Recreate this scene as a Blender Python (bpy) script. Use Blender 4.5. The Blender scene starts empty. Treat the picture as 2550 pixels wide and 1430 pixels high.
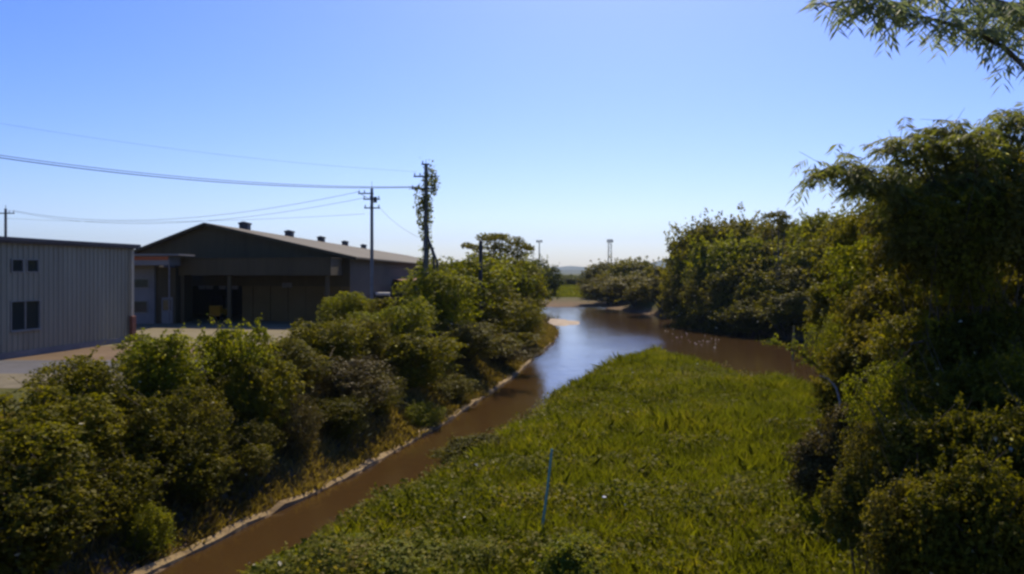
import bpy, math, random
import numpy as np
from mathutils import Vector, Matrix

S = bpy.context.scene
COL = S.collection
R = math.radians

# ---------------------------------------------------------------- camera
CAMZ, F, CX, HY = 4.2, 2000.0, 1275.0, 678.0      # metres above the yard, focal length in photo pixels, horizon row
cam = bpy.data.cameras.new('camera')
cam.sensor_width = 36.0
cam.lens = 36.0 * F / 2550.0
cam.shift_y = (HY - 715.0) / 2550.0
cam.clip_start = 0.1
cam.clip_end = 30000.0
camo = bpy.data.objects.new('camera', cam)
camo.location = (0, 0, CAMZ)
camo.rotation_euler = (R(90), 0, 0)
COL.objects.link(camo)
S.camera = camo

# ---------------------------------------------------------------- sky and sun
SUN_EL, SUN_AZ = R(47), R(9)
world = bpy.data.worlds.new("World")
S.world = world
world.use_nodes = True
nt = world.node_tree
nt.nodes.clear()
sky = nt.nodes.new('ShaderNodeTexSky')
sky.sky_type = 'NISHITA'
sky.sun_disc = False
sky.sun_elevation = SUN_EL
sky.sun_rotation = SUN_AZ
sky.air_density = 1.0
sky.dust_density = 1.0
sky.ozone_density = 4.0
hs = nt.nodes.new('ShaderNodeHueSaturation')
hs.inputs['Hue'].default_value = 0.512
hs.inputs['Saturation'].default_value = 1.36
bg = nt.nodes.new('ShaderNodeBackground')
bg.inputs['Strength'].default_value = 0.100
wo = nt.nodes.new('ShaderNodeOutputWorld')
nt.links.new(sky.outputs['Color'], hs.inputs['Color'])
tint = nt.nodes.new('ShaderNodeMix'); tint.data_type = 'RGBA'; tint.blend_type = 'MULTIPLY'; tint.inputs['Factor'].default_value = 1
tint.inputs['B'].default_value = (0.84, 0.89, 1.22, 1)
nt.links.new(hs.outputs['Color'], tint.inputs['A']); nt.links.new(tint.outputs['Result'], bg.inputs['Color'])
nt.links.new(bg.outputs['Background'], wo.inputs['Surface'])

sd = Vector((math.sin(SUN_AZ) * math.cos(SUN_EL), math.cos(SUN_AZ) * math.cos(SUN_EL), math.sin(SUN_EL)))
sun = bpy.data.lights.new('sun', 'SUN')
sun.energy = 4.2
sun.angle = R(0.5)
sun.color = (1.0, 0.87, 0.64)
suno = bpy.data.objects.new('sun', sun)
suno.rotation_euler = (-sd).to_track_quat('-Z', 'Y').to_euler()
COL.objects.link(suno)

S.view_settings.view_transform = 'Standard'
S.view_settings.look = 'None'
S.view_settings.gamma = 1.0
S.view_settings.exposure = 0.42
S.render.engine = 'CYCLES'
S.cycles.pixel_filter_type = 'BLACKMAN_HARRIS'
S.cycles.filter_width = 2.7            # the soft, out-of-focus lens of the photograph
S.cycles.max_bounces = 9
S.cycles.diffuse_bounces = 5
S.cycles.transmission_bounces = 6
S.cycles.volume_bounces = 0
S.cycles.use_denoising = True

# ---------------------------------------------------------------- helpers
def at(x, y, Y):
    return Vector(((x - CX) / F * Y, Y, CAMZ - (y - HY) / F * Y))

def tag(o, label=None, cat=None, group=None, kind=None):
    if label: o['label'] = label
    if cat: o['category'] = cat
    if group: o['group'] = group
    if kind: o['kind'] = kind
    return o

def empty(name, loc=(0, 0, 0), rz=0.0, label=None, cat=None, group=None):
    o = bpy.data.objects.new(name, None)
    o.empty_display_size = 0.3
    o.location = loc
    o.rotation_euler = (0, 0, rz)
    COL.objects.link(o)
    return tag(o, label, cat, group)

def link(name, me, mat=None, parent=None):
    o = bpy.data.objects.new(name, me)
    COL.objects.link(o)
    if mat:
        if len(me.materials) == 0: me.materials.append(mat)
        elif me.materials[0] != mat:
            o.material_slots[0].link = 'OBJECT'
            o.material_slots[0].material = mat
    if parent: o.parent = parent
    return o

def mesh_np(name, V, Fq, smooth=False):
    """mesh from a vertex array and an (n,k) face array"""
    me = bpy.data.meshes.new(name)
    V = np.asarray(V, np.float32); Fq = np.asarray(Fq, np.int32)
    k = Fq.shape[1]
    me.vertices.add(len(V)); me.vertices.foreach_set('co', V.ravel())
    me.loops.add(Fq.size); me.loops.foreach_set('vertex_index', Fq.ravel())
    me.polygons.add(len(Fq))
    me.polygons.foreach_set('loop_start', np.arange(0, Fq.size, k, dtype=np.int32))
    me.polygons.foreach_set('loop_total', np.full(len(Fq), k, np.int32))
    if smooth: me.polygons.foreach_set('use_smooth', np.ones(len(Fq), bool))
    me.update(calc_edges=True)
    return me

class MB:
    def __init__(s): s.v = []; s.f = []; s.sm = []
    def add(s, vs, fs, smooth=False):
        b = len(s.v); s.v += [tuple(p) for p in vs]
        for f in fs: s.f.append([b + i for i in f]); s.sm.append(smooth)
        return s
    def box(s, x0, x1, y0, y1, z0, z1):
        return s.add([(x0,y0,z0),(x1,y0,z0),(x1,y1,z0),(x0,y1,z0),(x0,y0,z1),(x1,y0,z1),(x1,y1,z1),(x0,y1,z1)],
                     [(0,3,2,1),(4,5,6,7),(0,1,5,4),(1,2,6,5),(2,3,7,6),(3,0,4,7)])
    def tube(s, pts, rad, n=8, cap=True):
        pts = [Vector(p) for p in pts]
        if not hasattr(rad, '__len__'): rad = [rad] * len(pts)
        vs = []; fs = []
        for i, p in enumerate(pts):
            d = (pts[min(i+1, len(pts)-1)] - pts[max(i-1, 0)]).normalized()
            a = d.cross(Vector((0, 0, 1)))
            if a.length < 0.05: a = d.cross(Vector((1, 0, 0)))
            a.normalize(); b = d.cross(a)
            for k in range(n):
                t = 2 * math.pi * k / n
                vs.append(p + (a * math.cos(t) + b * math.sin(t)) * rad[i])
        for i in range(len(pts) - 1):
            for k in range(n):
                fs.append((i*n+k, i*n+(k+1) % n, (i+1)*n+(k+1) % n, (i+1)*n+k))
        s.add(vs, fs, True)
        if cap:
            s.add(vs[:n], [tuple(range(n))]); s.add(vs[-n:], [tuple(reversed(range(n)))])
        return s
    def prism(s, poly, y0, y1):
        """poly in x,z extruded along y; y0/y1 may be functions of x"""
        g0 = y0 if callable(y0) else (lambda x: y0); g1 = y1 if callable(y1) else (lambda x: y1)
        n = len(poly)
        vs = [(x, g0(x), z) for x, z in poly] + [(x, g1(x), z) for x, z in poly]
        fs = [tuple(range(n)), tuple(reversed(range(n, 2*n)))] + [(i, n+i, n+(i+1) % n, (i+1) % n) for i in range(n)]
        return s.add(vs, fs)
    def build(s, name, mat=None, parent=None, bevel=0.0):
        me = bpy.data.meshes.new(name)
        me.from_pydata(s.v, [], s.f)
        me.polygons.foreach_set('use_smooth', s.sm)
        me.update()
        o = link(name, me, mat, parent)
        if bevel:
            m = o.modifiers.new('bevel', 'BEVEL'); m.width = bevel; m.segments = 2; m.limit_method = 'ANGLE'
        return o

# ---------------------------------------------------------------- materials
def new_mat(name):
    m = bpy.data.materials.new(name); m.use_nodes = True
    n = m.node_tree.nodes; b = n['Principled BSDF']
    return m, n, m.node_tree.links, b

def ramp(n, stops):
    r = n.new('ShaderNodeValToRGB')
    e = r.color_ramp.elements
    while len(e) < len(stops): e.new(0.5)
    for i, (p, c) in enumerate(stops):
        e[i].position = p; e[i].color = (*c, 1)
    return r

def noise(n, l, scale, detail=4, rough=0.6, coord='Object', vec_scale=None, dist=0.0):
    tc = n.new('ShaderNodeTexCoord')
    t = n.new('ShaderNodeTexNoise')
    t.inputs['Scale'].default_value = scale; t.inputs['Detail'].default_value = detail
    t.inputs['Roughness'].default_value = rough; t.inputs['Distortion'].default_value = dist
    if vec_scale:
        mp = n.new('ShaderNodeMapping'); mp.inputs['Scale'].default_value = vec_scale
        l.new(tc.outputs[coord], mp.inputs['Vector']); l.new(mp.outputs['Vector'], t.inputs['Vector'])
    else:
        l.new(tc.outputs[coord], t.inputs['Vector'])
    return t

def surf(name, c1, c2, scale=3.0, rough=0.8, metal=0.0, bump=0.0, vec_scale=None, spec=0.3, bscale=None):
    m, n, l, b = new_mat(name)
    t = noise(n, l, scale, 6, 0.65, vec_scale=vec_scale)
    r = ramp(n, [(0.3, c1), (0.7, c2)])
    l.new(t.outputs['Fac'], r.inputs['Fac']); l.new(r.outputs['Color'], b.inputs['Base Color'])
    b.inputs['Roughness'].default_value = rough; b.inputs['Metallic'].default_value = metal
    b.inputs['Specular IOR Level'].default_value = spec
    if bump:
        t2 = noise(n, l, bscale or scale * 6, 5, 0.7)
        bp = n.new('ShaderNodeBump'); bp.inputs['Strength'].default_value = bump; bp.inputs['Distance'].default_value = 0.05
        l.new(t2.outputs['Fac'], bp.inputs['Height']); l.new(bp.outputs['Normal'], b.inputs['Normal'])
    return m

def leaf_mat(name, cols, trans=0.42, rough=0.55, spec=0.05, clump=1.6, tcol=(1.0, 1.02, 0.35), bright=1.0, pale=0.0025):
    """per-leaf and per-clump colour variety, light passing through the leaf"""
    m, n, l, b = new_mat(name)
    geo = n.new('ShaderNodeNewGeometry')
    t = noise(n, l, clump, 3, 0.6, coord='Object')
    mx = n.new('ShaderNodeMath'); mx.operation = 'MULTIPLY_ADD'
    l.new(geo.outputs['Random Per Island'], mx.inputs[0]); mx.inputs[1].default_value = 0.5
    ad = n.new('ShaderNodeMath'); ad.operation = 'MULTIPLY_ADD'
    l.new(t.outputs['Fac'], ad.inputs[0]); ad.inputs[1].default_value = 1.6; ad.inputs[2].default_value = -0.52
    l.new(ad.outputs[0], mx.inputs[2])
    k = len(cols)
    r = ramp(n, [(i / (k - 1), tuple(v * bright for v in c)) for i, c in enumerate(cols)])
    l.new(mx.outputs[0], r.inputs['Fac'])
    if pale:                                   # random leaves coloured pale: painted glints, with blossoms and dry leaves
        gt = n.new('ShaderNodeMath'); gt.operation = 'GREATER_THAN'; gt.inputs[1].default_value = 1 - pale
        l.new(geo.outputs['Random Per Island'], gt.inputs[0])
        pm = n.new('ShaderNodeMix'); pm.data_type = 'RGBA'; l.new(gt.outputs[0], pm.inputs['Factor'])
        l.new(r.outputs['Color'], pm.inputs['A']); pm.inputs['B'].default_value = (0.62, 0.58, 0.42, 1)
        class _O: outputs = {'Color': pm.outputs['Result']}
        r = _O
    l.new(r.outputs['Color'], b.inputs['Base Color'])
    b.inputs['Roughness'].default_value = rough; b.inputs['Specular IOR Level'].default_value = spec
    tr = n.new('ShaderNodeBsdfTranslucent')
    mc = n.new('ShaderNodeMix'); mc.data_type = 'RGBA'; mc.blend_type = 'MULTIPLY'; mc.inputs['Factor'].default_value = 1
    l.new(r.outputs['Color'], mc.inputs['A']); mc.inputs['B'].default_value = (1.6 * tcol[0], 1.6 * tcol[1], 1.6 * tcol[2], 1)
    l.new(mc.outputs['Result'], tr.inputs['Color'])
    ms = n.new('ShaderNodeMixShader'); ms.inputs['Fac'].default_value = trans
    l.new(b.outputs['BSDF'], ms.inputs[1]); l.new(tr.outputs['BSDF'], ms.inputs[2])
    l.new(ms.outputs['Shader'], n['Material Output'].inputs['Surface'])
    return m

G_DK, G_MD, G_LT, G_YL = (0.054, 0.050, 0.005), (0.105, 0.098, 0.007), (0.165, 0.148, 0.010), (0.23, 0.19, 0.016)
B_DK, B_LT = (0.075, 0.052, 0.022), (0.15, 0.105, 0.05)
ML = {
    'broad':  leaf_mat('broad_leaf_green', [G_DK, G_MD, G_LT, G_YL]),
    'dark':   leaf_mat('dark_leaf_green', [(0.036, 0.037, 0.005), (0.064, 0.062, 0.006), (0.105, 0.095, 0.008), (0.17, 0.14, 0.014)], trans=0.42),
    'bright': leaf_mat('bright_leaf_green', [G_MD, (0.13, 0.14, 0.009), (0.19, 0.19, 0.011), (0.27, 0.23, 0.016)]),
    'olive':  leaf_mat('olive_leaf', [(0.045, 0.044, 0.006), (0.085, 0.080, 0.009), (0.125, 0.110, 0.014), (0.18, 0.135, 0.03)]),
    'brown':  leaf_mat('brown_vine_leaf', [(0.05, 0.045, 0.008), B_DK, (0.10, 0.085, 0.02), B_LT], trans=0.25),
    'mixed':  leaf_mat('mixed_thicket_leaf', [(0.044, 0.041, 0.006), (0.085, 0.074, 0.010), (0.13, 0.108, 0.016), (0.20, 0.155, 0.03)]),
    'far':    leaf_mat('distant_leaf', [(0.035, 0.045, 0.010), (0.06, 0.07, 0.013), (0.09, 0.10, 0.017), (0.13, 0.12, 0.02)], trans=0.3),
    'feather': leaf_mat('feathery_leaf', [(0.08, 0.09, 0.03), (0.12, 0.13, 0.04), (0.16, 0.17, 0.05), (0.22, 0.20, 0.08)], trans=0.55, spec=0.15),
    'yellow': leaf_mat('yellow_green_vine_leaf', [(0.06, 0.08, 0.012), (0.12, 0.14, 0.014), (0.19, 0.19, 0.018), (0.30, 0.24, 0.03)], trans=0.42),
}
ML['pale'] = leaf_mat('pale_feathery_leaf', [(0.12, 0.13, 0.08), (0.17, 0.19, 0.10), (0.22, 0.24, 0.13), (0.28, 0.28, 0.18)], trans=0.5, spec=0.2, tcol=(0.9, 1, .7))
M_bark = surf('grey_bark', (0.06, 0.05, 0.035), (0.14, 0.115, 0.085), 6, 0.9, bump=0.6)
M_stem = surf('brown_stem', (0.05, 0.038, 0.02), (0.11, 0.08, 0.045), 6, 0.9)

# ---------------------------------------------------------------- terrain
WZ = -3.3
LEFT = [(-15.2, 0), (-8.9, 19.9), (-7.8, 23.7), (-5.8, 29.6), (-3.4, 39.3), (0.1, 57), (2.4, 73), (4.6, 87), (5.9, 100), (5.4, 110), (3.2, 121), (2.6, 150), (3.4, 171)]
FARS = [(8, 173.5), (19, 172)]
RIGHT = [(25, 136), (27.5, 106), (31.5, 89), (34, 76), (34, 62), (30, 50), (26, 43)]
PEN = [(22, 43), (17.3, 46), (14.6, 50), (13.9, 56), (13.2, 62), (12.2, 66.5), (11.0, 66.5), (7.8, 59), (3.4, 47.5), (0.6, 39), (-1.8, 30), (-4.4, 22.5), (-5.6, 18), (-12.0, 0)]
WPOLY = np.array(LEFT + FARS + RIGHT + PEN)

def poly_dist(P, poly):
    """unsigned distance and inside test for points P (n,2)"""
    d = np.full(len(P), 1e9); ins = np.zeros(len(P), bool)
    n = len(poly)
    for i in range(n):
        a = poly[i]; b = poly[(i+1) % n]
        ab = b - a
        t = np.clip(((P - a) @ ab) / (ab @ ab), 0, 1)
        q = a + t[:, None] * ab
        d = np.minimum(d, np.hypot(P[:, 0] - q[:, 0], P[:, 1] - q[:, 1]))
        c = (a[1] > P[:, 1]) != (b[1] > P[:, 1])
        with np.errstate(divide='ignore', invalid='ignore'):
            xx = a[0] + (P[:, 1] - a[1]) / (b[1] - a[1]) * (b[0] - a[0])
        ins ^= c & (P[:, 0] < xx)
    return d, ins

def sstep(t):
    t = np.clip(t, 0, 1); return t * t * (3 - 2 * t)

_rs = np.random.RandomState(5)
_K = [(_rs.randn(2) * f, _rs.rand() * 6.28, a) for f, a in [(0.25, 1.0), (0.4, 0.8), (0.7, 0.55), (1.1, 0.4), (1.7, 0.28), (2.6, 0.2)] for _ in range(2)]
def wob(X, Y):
    s = 0
    for k, ph, a in _K: s = s + a * np.sin(k[0] * X + k[1] * Y + ph)
    return s / 3.0

_midY = np.array([0, 19.9, 30, 40, 50, 60, 70]); _midX = np.array([-13.5, -7.2, -3.9, -1.6, 1.0, 4.5, 8.0])
def is_pen(X, Y):
    return (Y < 70) & (X > np.interp(Y, _midY, _midX))

def height(X, Y):
    X = np.atleast_1d(np.asarray(X, float)); Y = np.atleast_1d(np.asarray(Y, float))
    d, ins = poly_dist(np.stack([X, Y], 1), WPOLY)
    w = wob(X, Y)
    # main banks
    zb = WZ + 0.05 + (0 - WZ - 0.05) * sstep((d - 0.3) / 4.6)
    zb = zb + 0.12 * w * np.clip(d, 0, 1) * (1 - sstep((d - 4.0) / 2.0))
    # far meadow
    far = sstep((Y - 150) / 22)
    zf = WZ + 0.05 + np.minimum(d * 0.04, 3.2)
    zb = zb * (1 - far) + np.minimum(zb, zf) * far
    # the grassy tongue of land and the ground under the right-hand thicket
    xr = np.interp(Y, [0, 20, 35, 45], [6.5, 7.5, 12.5, 18.5])
    zp0 = -2.45 + 0.16 * w + 0.25 * sstep((28 - Y) / 20.0)
    zp = zp0 + (-0.5 - zp0) * sstep((X - xr) / 6.0)
    zp = WZ + 0.02 + (zp - WZ - 0.02) * sstep(d / 1.3)
    z = np.where(is_pen(X, Y), zp, zb)
    z = np.where(ins, WZ - np.minimum(d * 0.8, 0.7), z)
    return z

def hz(x, y): return float(height(x, y)[0])

def stretch(core0, core1, step, far0, far1, n=26):
    c = list(np.arange(core0, core1 + 1e-6, step))
    g0 = core0 - np.geomspace(step * 1.5, core0 - far0, n)[::-1]
    g1 = core1 + np.geomspace(step * 1.5, far1 - core1, n)
    return np.array(list(g0) + c + list(g1))

gx = stretch(-30, 45, 0.45, -6500, 6500)
gy = stretch(8, 80, 0.45, -600, 150, 14)
gy = np.concatenate([gy[gy <= 80], np.arange(81, 215, 1.4), 215 + np.geomspace(3, 6800, 30)])
XX, YY = np.meshgrid(gx, gy)
ZZ = height(XX.ravel(), YY.ravel())
nx, ny = len(gx), len(gy)
ii = (np.arange(ny - 1)[:, None] * nx + np.arange(nx - 1)[None, :]).ravel()
Fq = np.stack([ii, ii + 1, ii + nx + 1, ii + nx], 1)
me = mesh_np('ground', np.stack([XX.ravel(), YY.ravel(), ZZ], 1), Fq, True)

m, n, l, b = new_mat('earth_and_grass')
geo = n.new('ShaderNodeNewGeometry')
sep = n.new('ShaderNodeSeparateXYZ'); l.new(geo.outputs['Position'], sep.inputs[0])
t = noise(n, l, 0.35, 8, 0.7)
t2 = noise(n, l, 3.5, 6, 0.7)
a1 = n.new('ShaderNodeMath'); a1.operation = 'MULTIPLY_ADD'; l.new(t.outputs['Fac'], a1.inputs[0]); a1.inputs[1].default_value = 1.5
l.new(sep.outputs['Z'], a1.inputs[2])                              # height + noise: mud low, grass above
mr = n.new('ShaderNodeMapRange'); mr.inputs['From Min'].default_value = -2.3; mr.inputs['From Max'].default_value = -1.3
l.new(a1.outputs[0], mr.inputs['Value'])
mud = ramp(n, [(0.3, (0.10, 0.065, 0.035)), (0.7, (0.21, 0.145, 0.085))]); l.new(t2.outputs['Fac'], mud.inputs['Fac'])
gr = ramp(n, [(0.3, (0.05, 0.055, 0.014)), (0.55, (0.085, 0.085, 0.018)), (0.75, (0.13, 0.10, 0.035))]); l.new(t2.outputs['Fac'], gr.inputs['Fac'])
mx = n.new('ShaderNodeMix'); mx.data_type = 'RGBA'
l.new(mr.outputs['Result'], mx.inputs['Factor']); l.new(mud.outputs['Color'], mx.inputs['A']); l.new(gr.outputs['Color'], mx.inputs['B'])
l.new(mx.outputs['Result'], b.inputs['Base Color'])
b.inputs['Roughness'].default_value = 0.95; b.inputs['Specular IOR Level'].default_value = 0.1
bp = n.new('ShaderNodeBump'); bp.inputs['Strength'].default_value = 0.8; bp.inputs['Distance'].default_value = 0.15
l.new(t2.outputs['Fac'], bp.inputs['Height']); l.new(bp.outputs['Normal'], b.inputs['Normal'])
tag(link('ground', me, m), kind='structure')

# water
m, n, l, b = new_mat('brown_river_water')
b.inputs['Base Color'].default_value = (0.055, 0.030, 0.010, 1)
b.inputs['Roughness'].default_value = 0.09
b.inputs['IOR'].default_value = 1.333
t = noise(n, l, 1.6, 5, 0.6, vec_scale=(0.9, 0.5, 1))
t2 = noise(n, l, 0.16, 2, 0.5)
# current lines: broken riffle where the right arm shallows, calm pool elsewhere
pos = n.new('ShaderNodeNewGeometry'); vd = n.new('ShaderNodeVectorMath'); vd.operation = 'DISTANCE'
l.new(pos.outputs['Position'], vd.inputs[0]); vd.inputs[1].default_value = (18.5, 84, WZ)
mr = n.new('ShaderNodeMapRange'); mr.inputs['From Min'].default_value = 2; mr.inputs['From Max'].default_value = 14
mr.inputs['To Min'].default_value = 1.0; mr.inputs['To Max'].default_value = 0.34
l.new(vd.outputs['Value'], mr.inputs['Value'])
bp = n.new('ShaderNodeBump'); bp.inputs['Distance'].default_value = 0.16
mm = n.new('ShaderNodeMath'); mm.operation = 'MULTIPLY'; l.new(mr.outputs['Result'], mm.inputs[0]); l.new(t2.outputs['Fac'], mm.inputs[1])
l.new(mm.outputs[0], bp.inputs['Strength']); l.new(t.outputs['Fac'], bp.inputs['Height']); l.new(bp.outputs['Normal'], b.inputs['Normal'])
wb = MB(); wb.add([(x, y, WZ) for x, y in [(-20, -10), (60, -10), (60, 178), (-6, 178)]], [(0, 1, 2, 3)])
tag(wb.build('water', m), kind='structure')

def sheet(name, pts, z, mat):
    mb = MB(); mb.add([(x, y, z) for x, y in pts], [tuple(range(len(pts)))])
    return tag(mb.build(name, mat), kind='structure')

M_yard = surf('sandy_concrete', (0.13, 0.105, 0.048), (0.19, 0.155, 0.08), 0.35, 0.9, bump=0.3, bscale=4, vec_scale=(1, 2, 1))
M_dirt = surf('red_dirt', (0.10, 0.062, 0.030), (0.16, 0.105, 0.055), 0.5, 0.95, bump=0.5, bscale=3)
M_road = surf('worn_asphalt', (0.055, 0.055, 0.065), (0.10, 0.10, 0.115), 0.8, 0.75, bump=0.3, bscale=8)
M_verge = surf('pale_gravel', (0.10, 0.085, 0.05), (0.19, 0.16, 0.10), 1.2, 0.95, bump=0.6, bscale=6)
M_conc = surf('weathered_concrete', (0.22, 0.18, 0.12), (0.42, 0.35, 0.25), 2.5, 0.9, bump=0.6)
sheet('yard', [(-70, 45.5), (-7.4, 45.5), (-5.4, 56), (-3.6, 66), (-2.6, 78), (-6, 100), (-70, 100)], 0.012, M_yard)
sheet('dirt', [(-70, 38.2), (-11.5, 38.2), (-9.4, 45.5), (-70, 45.5)], 0.010, M_dirt)
sheet('road', [(-70, 33.2), (-12, 33.2), (-11.6, 38.2), (-70, 38.2)], 0.008, M_road)
sheet('gravel_verge', [(-70, 29.0), (-14, 29.0), (-12.2, 33.2), (-70, 33.2)], 0.006, M_verge)

M_kerb = surf('silty_concrete', (0.15, 0.098, 0.042), (0.34, 0.245, 0.115), 1.3, 0.95, bump=0.8)
# concrete edging along the foot of the left bank
rnd = random.Random(3)
kb = MB()
pl = [Vector((x, y)) for x, y in LEFT[:8]]
ring = []
for i in range(len(pl) - 1):
    a, c = pl[i], pl[i+1]; k = max(1, int((c - a).length / 0.6))
    for j in range(k):
        p = a + (c - a) * (j / k); d = (c - a).normalized(); nrm = Vector((-d.y, d.x))
        h = 0.10 + rnd.uniform(-0.08, 0.07); w = 0.24 + rnd.uniform(-0.08, 0.10); o = rnd.uniform(-0.04, 0.04)
        ring.append([(p + nrm * (o - 0.05)).to_3d() + Vector((0, 0, WZ - 0.35)), (p + nrm * o).to_3d() + Vector((0, 0, WZ + h)),
                     (p + nrm * (o + w)).to_3d() + Vector((0, 0, WZ + h + 0.06)), (p + nrm * (w + 0.3)).to_3d() + Vector((0, 0, WZ - 0.2))])
vs = [p for r_ in ring for p in r_]
kb.add(vs, [(i*4+j, i*4+j+1, (i+1)*4+j+1, (i+1)*4+j) for i in range(len(ring)-1) for j in range(3)])
tag(kb.build('channel_kerb', M_kerb), kind='structure')

# hills on the horizon
def hill(name, prof, Y, depth, mat):
    """prof: (photo x, photo y) of the ridge"""
    xs = np.linspace(prof[0][0], prof[-1][0], 90)
    ys = np.interp(xs, [p[0] for p in prof], [p[1] for p in prof])
    rows = []
    for k in range(7):
        t = k / 6; yy = Y + depth * (t - 0.5)
        hh = math.sin(math.pi * (0.03 + 0.94 * t)) ** 0.8
        jit = np.array([0.5 + 0.5 * math.sin(x * 0.031 + k * 1.7) + 0.3 * math.sin(x * 0.11 + k) for x in xs])
        top = CAMZ + (HY - ys) / F * Y
        z = -3 + (top + 3) * hh * (1 - 0.10 * jit * (abs(t - 0.5) > 0.05))
        rows.append(np.stack([(xs - CX) / F * Y, np.full_like(xs, yy), z], 1))
    V = np.concatenate(rows); nxx = len(xs)
    i0 = (np.arange(6)[:, None] * nxx + np.arange(nxx - 1)[None, :]).ravel()
    me = mesh_np(name, V, np.stack([i0, i0+1, i0+nxx+1, i0+nxx], 1), True)
    return tag(link(name, me, mat), kind='structure')
M_hill = surf('wooded_hill', (0.035, 0.05, 0.03), (0.06, 0.075, 0.04), 0.01, 0.95)
hill('hills', [(300, 676), (900, 670), (1250, 672), (1390, 665), (1430, 662), (1480, 668), (1560, 668), (1620, 655), (1670, 642), (1720, 640), (1800, 652), (1950, 648), (2300, 668), (3000, 676)], 5200, 1500, M_hill)
hill('hills', [(-300, 678), (1100, 676), (1300, 674), (1370, 671), (1420, 673), (1470, 671), (1540, 675), (2100, 676), (3000, 678)], 2600, 500, M_hill)

# ---------------------------------------------------------------- foliage
def unit(v): return v / np.maximum(np.linalg.norm(v, axis=1, keepdims=True), 1e-6)

def leaves(P, Nn, size, rs, aspect=0.62, droop=0.5, fold=0.12):
    """one quad per leaf: base, side, tip, side"""
    n = len(P); size = np.broadcast_to(size, (n,)) * rs.uniform(0.65, 1.35, n)
    Nn = unit(Nn + rs.randn(n, 3) * 0.55)
    T = rs.randn(n, 3) * 0.7 + np.array([0, 0, -droop]); T = unit(T - (T * Nn).sum(1, keepdims=True) * Nn)
    Bn = np.cross(Nn, T)
    s = size[:, None]
    V = np.stack([P - T * s * 0.5, P + Bn * s * aspect * 0.5 + Nn * s * fold, P + T * s * 0.5, P - Bn * s * aspect * 0.5 + Nn * s * fold], 1)
    return V.reshape(-1, 3), np.arange(n * 4).reshape(-1, 4)

def clumped(rs, nclump, per, zc=1.0, rz=1.0, rmin=0.24, rmax=0.42, low=-1.0, spread=0.72):
    """clump centres over an ellipsoid of radius 1 (height rz) about z=zc, leaves over each clump's shell"""
    P, N = [], []
    for i in range(nclump):
        u = rs.randn(3); u /= np.linalg.norm(u)
        if u[2] < low: u[2] = -u[2]
        r = spread * (rs.uniform(0.75, 1.12))
        c = u * r * np.array([1, 1, rz]); c[2] += zc
        cr = rs.uniform(rmin, rmax)
        m_ = int(per * rs.uniform(0.7, 1.3))
        v = unit(rs.randn(m_, 3)); v[:, 2] = np.where(v[:, 2] < -0.45, -v[:, 2], v[:, 2])
        rr = cr * (1 - 0.45 * rs.rand(m_) ** 2 + 0.12 * rs.randn(m_))
        sc = np.array([1, 1, rs.uniform(0.65, 1.0)])
        p = c + v * rr[:, None] * sc
        P.append(p); N.append(unit(v * 0.9 + u * 0.4 + np.array([0, 0, 0.35])))
    return np.concatenate(P), np.concatenate(N)

def stems_mesh(name, rs, n, zc, tree=False):
    mb = MB()
    if tree:
        mb.tube([(0, 0, -0.25), (0.02, 0.01, 0.25), (0.05, -0.02, 0.6), (0.02, 0.03, zc)], [0.085, 0.06, 0.045, 0.03], 7)
    for i in range(n):
        a = 2 * math.pi * (i + rs.rand()) / n; r = rs.uniform(0.35, 0.75)
        z0 = zc * rs.uniform(0.45, 0.8) if tree else -0.15
        ztop = zc + rs.uniform(-0.1, 0.6)
        p0 = Vector((0.04 * math.cos(a), 0.04 * math.sin(a), z0)); p1 = Vector((r * 0.5 * math.cos(a), r * 0.5 * math.sin(a), (z0 + ztop) / 2 + 0.08))
        p2 = Vector((r * math.cos(a + .2), r * math.sin(a + .2), ztop))
        mb.tube([p0, p1, p2], [0.03, 0.02, 0.007], 5)
    me = bpy.data.meshes.new(name); me.from_pydata(mb.v, [], mb.f); me.polygons.foreach_set('use_smooth', mb.sm); me.update()
    return me

PROTO = {}
def make_proto(key, seed, nclump, per, leaf, tree=False, zc=1.0, rz=0.95, low=-0.7, stems=6, aspect=0.62, droop=0.5, **kw):
    rs = np.random.RandomState(seed)
    P, N = clumped(rs, nclump, per, zc=zc, rz=rz, low=low, **kw)
    i_ = rs.choice(len(P), 170, replace=False); SP, SN = [], []
    for q in i_:
        out = P[q] - np.array([0, 0, zc * 0.9]); out /= max(np.linalg.norm(out), 1e-3)
        d = out + np.array([0, 0, rs.uniform(-0.4, 0.8)]) + rs.randn(3) * 0.25; L = rs.uniform(0.12, 0.34)
        SP.append(P[q] + d * L * rs.rand(13, 1) + rs.randn(13, 3) * 0.022); SN.append(unit(rs.randn(13, 3) + [0, 0, .6]))
    P = np.concatenate([P] + SP); N = np.concatenate([N] + SN)
    V, Fq = leaves(P, N, leaf, rs, aspect, droop)
    PROTO[key] = (mesh_np(key + '_leaves', V, Fq), stems_mesh(key + '_stems', rs, stems, zc, tree), tree, np.percentile(V[:, 2], 99.3), np.percentile(abs(V[:, 0]), 96))

for i in range(3):  # near bushes, broad leaves
    make_proto('bush%d' % i, 10 + i, 46, 260, 0.085)
for i in range(3):  # finer leaved mounds under creepers
    make_proto('mound%d' % i, 20 + i, 34, 420, 0.062, rmin=0.30, rmax=0.5, spread=0.6, droop=1.0)
for i in range(3):  # mid-distance trees
    make_proto('tree%d' % i, 30 + i, 44, 230, 0.075, tree=True, zc=1.15, rz=0.82, low=-0.8, rmin=0.22, rmax=0.40)
for i in range(2):  # big close crowns
    make_proto('big%d' % i, 40 + i, 90, 240, 0.052, rmin=0.15, rmax=0.30, spread=0.8)
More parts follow.
